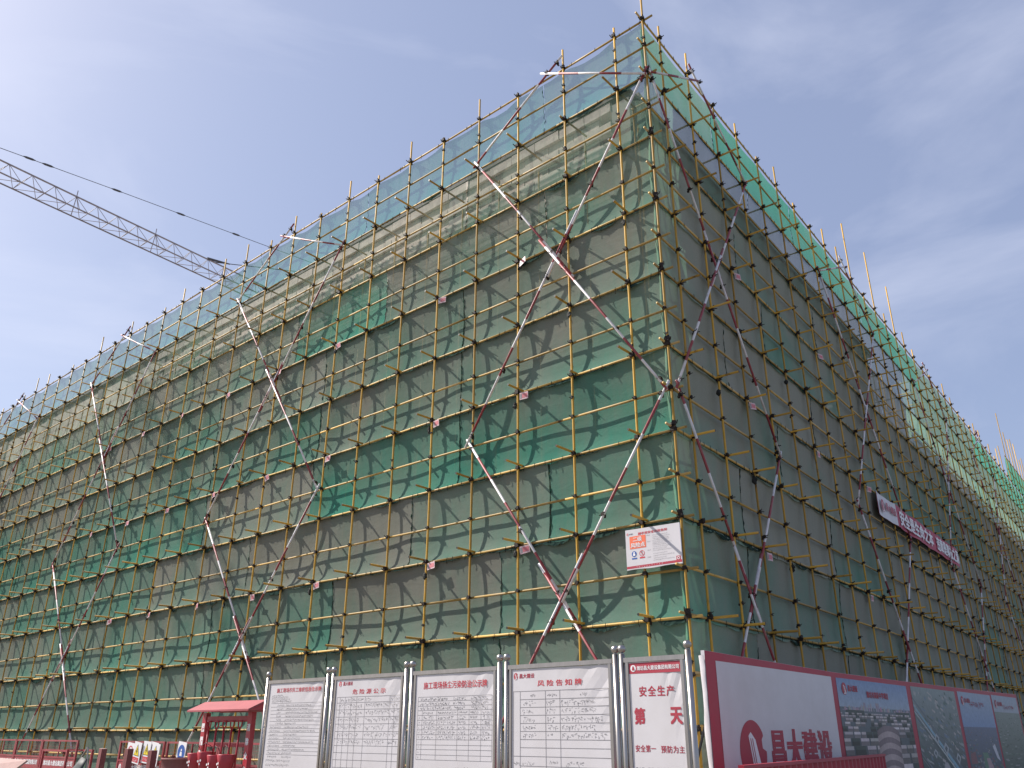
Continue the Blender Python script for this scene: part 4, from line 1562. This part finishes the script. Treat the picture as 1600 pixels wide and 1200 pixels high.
fence_panel(-26.15, -24.06, 'red mesh fence panel at the far left edge', True)
fence_panel(-24.04, -21.96, 'red mesh fence panel with lettered plate, second from the left edge', True)
fence_panel(-21.94, -19.40, 'red mesh fence panel with lettered plate beside the dark sheet', True)
fence_panel(-16.74, -14.28, 'red mesh fence panel hung with yellow warning signs', True)
fence_panel(-14.16, -11.70, 'red mesh fence panel bearing the round blue sign', False)
fence_panel(-11.68, -9.30, 'red mesh fence panel behind the fire stand', False)


def warn_sign(x, z, kind, tilt, label, y=-2.10):
    t = empty('warning_sign', (x, y, z))
    t.rotation_euler = (0, tilt, 0)
    Geo().box((0, 0, 0), (0.40, 0.012, 0.52)).build('plate', M_WHITE, t)
    if kind == 'tri':
        g = Geo(); g.poly([(-0.15, -0.009, -0.07), (0.15, -0.009, -0.07), (0.0, -0.009, 0.21)]); g.build('triangle_border', M_BLACK, t)
        g = Geo(); g.poly([(-0.125, -0.012, -0.056), (0.125, -0.012, -0.056), (0.0, -0.012, 0.178)]); g.build('triangle', M_YELLOW, t)
        g = Geo(); g.poly([(0.012, -0.015, 0.11), (-0.035, -0.015, 0.03), (0.0, -0.015, 0.03), (-0.018, -0.015, -0.045), (0.038, -0.015, 0.05), (0.006, -0.015, 0.05), (0.03, -0.015, 0.11)]); g.build('bolt_mark', M_BLACK, t)
        g = Geo(); rect(g, -0.16, 0.16, -0.225, -0.105, -0.009); g.build('red_plate', M_RED, t)
        h_ = Geo(); scribble(h_, -0.14, 0.15, -0.165, 0.065, -0.012, RB, 1.0, 0.006); h_.build('plate_print', M_WHITE, t)
    elif kind == 'blue':
        g = Geo(); disc(g, 0, 0.02, 0.175, -0.009, 28); g.build('blue_disc', M_BLUE, t)
        g = Geo(); disc(g, 0, 0.075, 0.03, -0.012, 16); g.poly([(-0.06, -0.012, -0.06), (0.06, -0.012, -0.06), (0.04, -0.012, 0.035), (-0.04, -0.012, 0.035)]); g.build('disc_figure', M_WHITE, t)
        g = Geo(); rect(g, -0.15, 0.15, -0.25, -0.205, -0.009); g.build('red_plate', M_RED, t)
    else:
        g = Geo(); ring(g, 0, 0.05, 0.11, 0.14, -0.009, 28); g.poly([(-0.09, -0.0095, 0.12), (-0.07, -0.0095, 0.14), (0.09, -0.0095, -0.02), (0.07, -0.0095, -0.04)][::-1]); g.build('ban_ring', M_RED if kind == 'ban' else M_BLUE, t)
    tag(t, label, 'sign', 'warning signs hung on the red fence')


warn_sign(-15.95, 1.10, 'ban', 0.10, 'white sign with red ban ring behind the yellow warning signs', -2.08)
warn_sign(-15.45, 1.12, 'tri', 0.12, 'yellow lightning warning sign, leftmost of the three on the fence', -2.14)
warn_sign(-15.02, 1.14, 'tri', 0.06, 'yellow lightning warning sign, middle of the three on the fence', -2.10)
warn_sign(-14.72, 1.12, 'round', 0.10, 'white sign with blue ring behind the yellow warning signs', -2.06)
warn_sign(-14.44, 1.10, 'tri', 0.14, 'yellow lightning warning sign, rightmost of the three on the fence', -2.16)
warn_sign(-13.24, 1.14, 'blue', 0.10, 'white sign with round blue disc hung on the red fence')

# plywood post boxes
for j, (x, y, h, tl) in enumerate(((-13.38, -4.0, 1.26, 0.04), (-12.06, -4.0, 1.27, 0.0), (-10.98, -4.0, 1.25, 0.0))):
    t = empty('plywood_box', (x, y, 0), -0.15)
    t.rotation_euler = (0, tl, -0.15)
    Geo().box((0, 0.0, h / 2), (0.22, 0.12, h)).build('case', M_PLY, t)
    Geo().box((-0.1115, 0, h / 2), (0.003, 0.116, h - 0.004)).build('pale_side', M_PINK, t)
    Geo().box((0, 0, h + 0.004), (0.22, 0.12, 0.006)).build('lid', M_PINK, t)
    tag(t, ('leftmost red plywood post box, leaning a little', 'middle red plywood post box before the warning signs', 'red plywood post box nearest the fire stand')[j], 'box', 'red plywood post boxes')

# drum
t = empty('steel_drum', (-9.72, -3.9, 0))
g = Geo()
n = 28
prof_ = [(0.0, 0.02), (0.46, 0.02), (0.47, 0.36), (0.485, 0.38), (0.47, 0.40), (0.47, 0.72), (0.485, 0.74), (0.47, 0.76), (0.47, 1.09), (0.49, 1.10), (0.49, 1.13), (0.455, 1.13), (0.45, 0.95), (0.0, 0.95)]
for (r_, z) in prof_:
    for i in range(n):
        a = 2 * math.pi * i / n
        g.v.append((r_ * math.cos(a), r_ * math.sin(a), z))
for j in range(len(prof_) - 1):
    for i in range(n):
        i2 = (i + 1) % n
        g.f.append((j * n + i, j * n + i2, (j + 1) * n + i2, (j + 1) * n + i))
g.build('drum_shell', M_PLY, t, True)
Geo().tube([(0, 0, 0.955), (0, 0, 0.99)], 0.44, 20).build('sand', mat('sand', (0.34, 0.27, 0.18), 0.95, 0, 0.2, 20), t)
tag(t, 'dark red steel drum beside the fire stand', 'drum')

# red guard frame, dark sheet and pale board at the far left
t = empty('guard_frame', (-20.25, -2.6, 0))
for x in (0, 1.65):
    for y in (0, 0.7):
        Geo().box((x, y, 0.58), (0.06, 0.06, 1.16)).build('post', M_REDP, t)
for y in (0, 0.7):
    Geo().box((0.825, y, 1.13), (1.59, 0.05, 0.05)).build('rail', M_REDP, t)
    Geo().box((0.825, y, 0.45), (1.59, 0.05, 0.05)).build('rail', M_REDP, t)
tag(t, 'low red steel guard frame beside the lettered fence', 'frame')
t = empty('dark_sheet', (-16.3, -4.0, 0))
g = Geo()
for j in range(9):
    a = j / 8
    for i in range(7):
        b = i / 6
        g.v.append((0.15 + 1.25 * a - 0.2 * (1 - b) * 0.5, 0.10 * math.sin(a * 5 + b * 2) * (1 - b) + 0.35 * b, (0.45 + 0.80 * a - 0.25 * max(0, a - 0.75) * 4) * b))
for j in range(8):
    for i in range(6):
        k_ = j * 7 + i
        g.f.append((k_, k_ + 7, k_ + 8, k_ + 1))
o = g.build('sheet', mat('dark_tarp', (0.035, 0.04, 0.04), 0.6, 0, 0.3, 5), t, True)
md = o.modifiers.new('thickness', 'SOLIDIFY'); md.thickness = 0.01
Geo().tube([(0.05, 0.3, 0.0), (1.28, 0.38, 1.27)], 0.025, 8).build('prop', M_STEEL, t)
Geo().tube([(1.28, 0.38, 1.27), (1.45, 0.45, 0.0)], 0.025, 8).build('prop', M_STEEL, t)
tag(t, 'dark tarpaulin sheet draped over a leaning prop by the fence', 'tarpaulin')
t = empty('pale_board', (-14.3, -6.0, 0))
g = Geo()
g.prism([(-1.2, 0, 0.86), (0.85, 0, 0.70), (1.30, 0.25, 1.06), (-1.2, 0.25, 1.08)], (0, 0.02, -0.03))
g.build('top', M_PINK, t)
for x in (-1.1, 0.9):
    Geo().box((x, 0.12, 0.37), (0.09, 0.09, 0.74)).build('leg', M_PLY, t)
tag(t, 'pale pink tilted board on legs at the bottom left corner', 'board')

# ------------------------------------------------------------------ tower crane behind the building
JD = Vector((-0.0656, 0.99785, 0))
JN = Vector((0.99785, 0.0656, 0))
J0 = Vector((-47.0, -2.0, 35.0))
cr = empty('tower_crane', (J0 + JD * 30) * 1.0)
cr.location.z = 0
tag(cr, 'tower crane with long lattice jib reaching in from the left sky', 'crane')
O = Vector((J0 + JD * 30)); O.z = 0


def jp(t_, n_, z_):
    return J0 + JD * t_ + JN * n_ + Vector((0, 0, z_)) - O


g = Geo()
T0, T1 = -26.0, 29.0
for n_, z_ in ((-0.6, 0), (0.6, 0), (0, 1.25)):
    g.tube([jp(T0, n_, z_), jp(T1, n_, z_)], 0.052 if z_ == 0 else 0.058, 6)
g.build('jib_chord', M_CRANE, cr)
g = Geo()
tt = T0
k_ = 0
while tt < T1 - 1.2:
    for n_ in (-0.6, 0.6):
        g.tube([jp(tt, n_, 0), jp(tt + 0.75, 0, 1.25)], 0.021, 5, False)
        g.tube([jp(tt + 0.75, 0, 1.25), jp(tt + 1.5, n_, 0)], 0.021, 5, False)
    g.tube([jp(tt, -0.6, 0), jp(tt, 0.6, 0)], 0.026, 4, False)
    g.tube([jp(tt, -0.6, 0), jp(tt + 1.5, 0.6, 0)], 0.024, 4, False)
    if k_ % 4 == 0:
        g.tube([jp(tt + 0.75, 0, 1.25), jp(tt + 0.75, 0, 1.75)], 0.03, 4)
        for n_ in (-0.6, 0.6): g.tube([jp(tt + 0.9, n_, 0), jp(tt + 0.75, 0, 1.25)], 0.028, 4, False)
    tt += 1.5
    k_ += 1
tag(g.build('jib_lattice', M_CRANE, cr), kind='stuff')
g = Geo()
APEX = jp(30, 0, 6.4)
outer = jp(-26, 0, 35 * 0 - 1.6 + 1.3)
pa = jp(-14, 0, 0.14 * 0 + 1.3)
line = [jp(-0.52 - 8, 0, 1.35), jp(-0.52, 0, 2.1), jp(8, 0, 3.35), jp(17, 0, 4.6), APEX]
g.tube(line, 0.024, 5)
g.tube([jp(15.8, 0, 1.25), jp(18.4, 0, 2.2), APEX], 0.035, 5)
g.build('pendant_cable', M_ROPE, cr)
g = Geo()
for t_, z_ in ((1.29, 2.38), (2.49, 2.55), (7.3, 3.25), (12.39, 3.96), (17.34, 4.66)):
    Geo().tube([jp(t_ - 0.42, 0, z_ - 0.06), jp(t_ - 0.2, 0, z_ - .03), jp(t_ + 0.2, 0, z_ + .03), jp(t_ + 0.42, 0, z_ + 0.06)], [0.02, 0.075, 0.075, 0.02], 6).build('cable_link', M_ROPE, cr)
Geo().tube([jp(15.2, 0, 1.3), jp(17.2, 0, 1.75)], [0.12, 0.05], 6).build('cable_link', M_ROPE, cr)
g = Geo()
g.tube([jp(T0, 0.1, -0.55), jp(28, 0.1, -0.35)], 0.012, 4)
g.build('hoist_rope', M_ROPE, cr)
g = Geo()
for sx in (-0.8, 0.8):
    for sy in (-0.8, 0.8):
        g.tube([(sx, sy, 0), (sx, sy, 36.2)], 0.09, 6)
        g.tube([(sx, sy, 36.2), (0, 0, 41.6)], 0.07, 6)
z = 0.0
while z < 35.5:
    for sx, sy, ex, ey in ((-.8, -.8, .8, -.8), (.8, -.8, .8, .8), (.8, .8, -.8, .8), (-.8, .8, -.8, -.8)):
        g.tube([(sx, sy, z), (ex, ey, z + 1.6)], 0.04, 4, False)
    z += 1.6
g.build('mast', M_CRANE, cr)
g = Geo().tube([jp(30, -0.6, 0), jp(42, -0.6, 0)], 0.07, 6).tube([jp(30, 0.6, 0), jp(42, 0.6, 0)], 0.07, 6)
g.box(jp(40.5, 0, -0.9), (1.5, 2.2, 1.8)).tube([APEX, jp(40, 0, 0.1)], 0.035, 5)
g.build('counter_jib', M_CRANE, cr)
Geo().box(jp(28.6, 1.5, -1.6), (1.5, 1.8, 2.0)).build('cab', M_WHITE, cr)

print('NETS', cnt, 'LEDGERS', ln, 'BLOCKS', blk, 'TRANS', len(cand), 'COUP', len(cps))
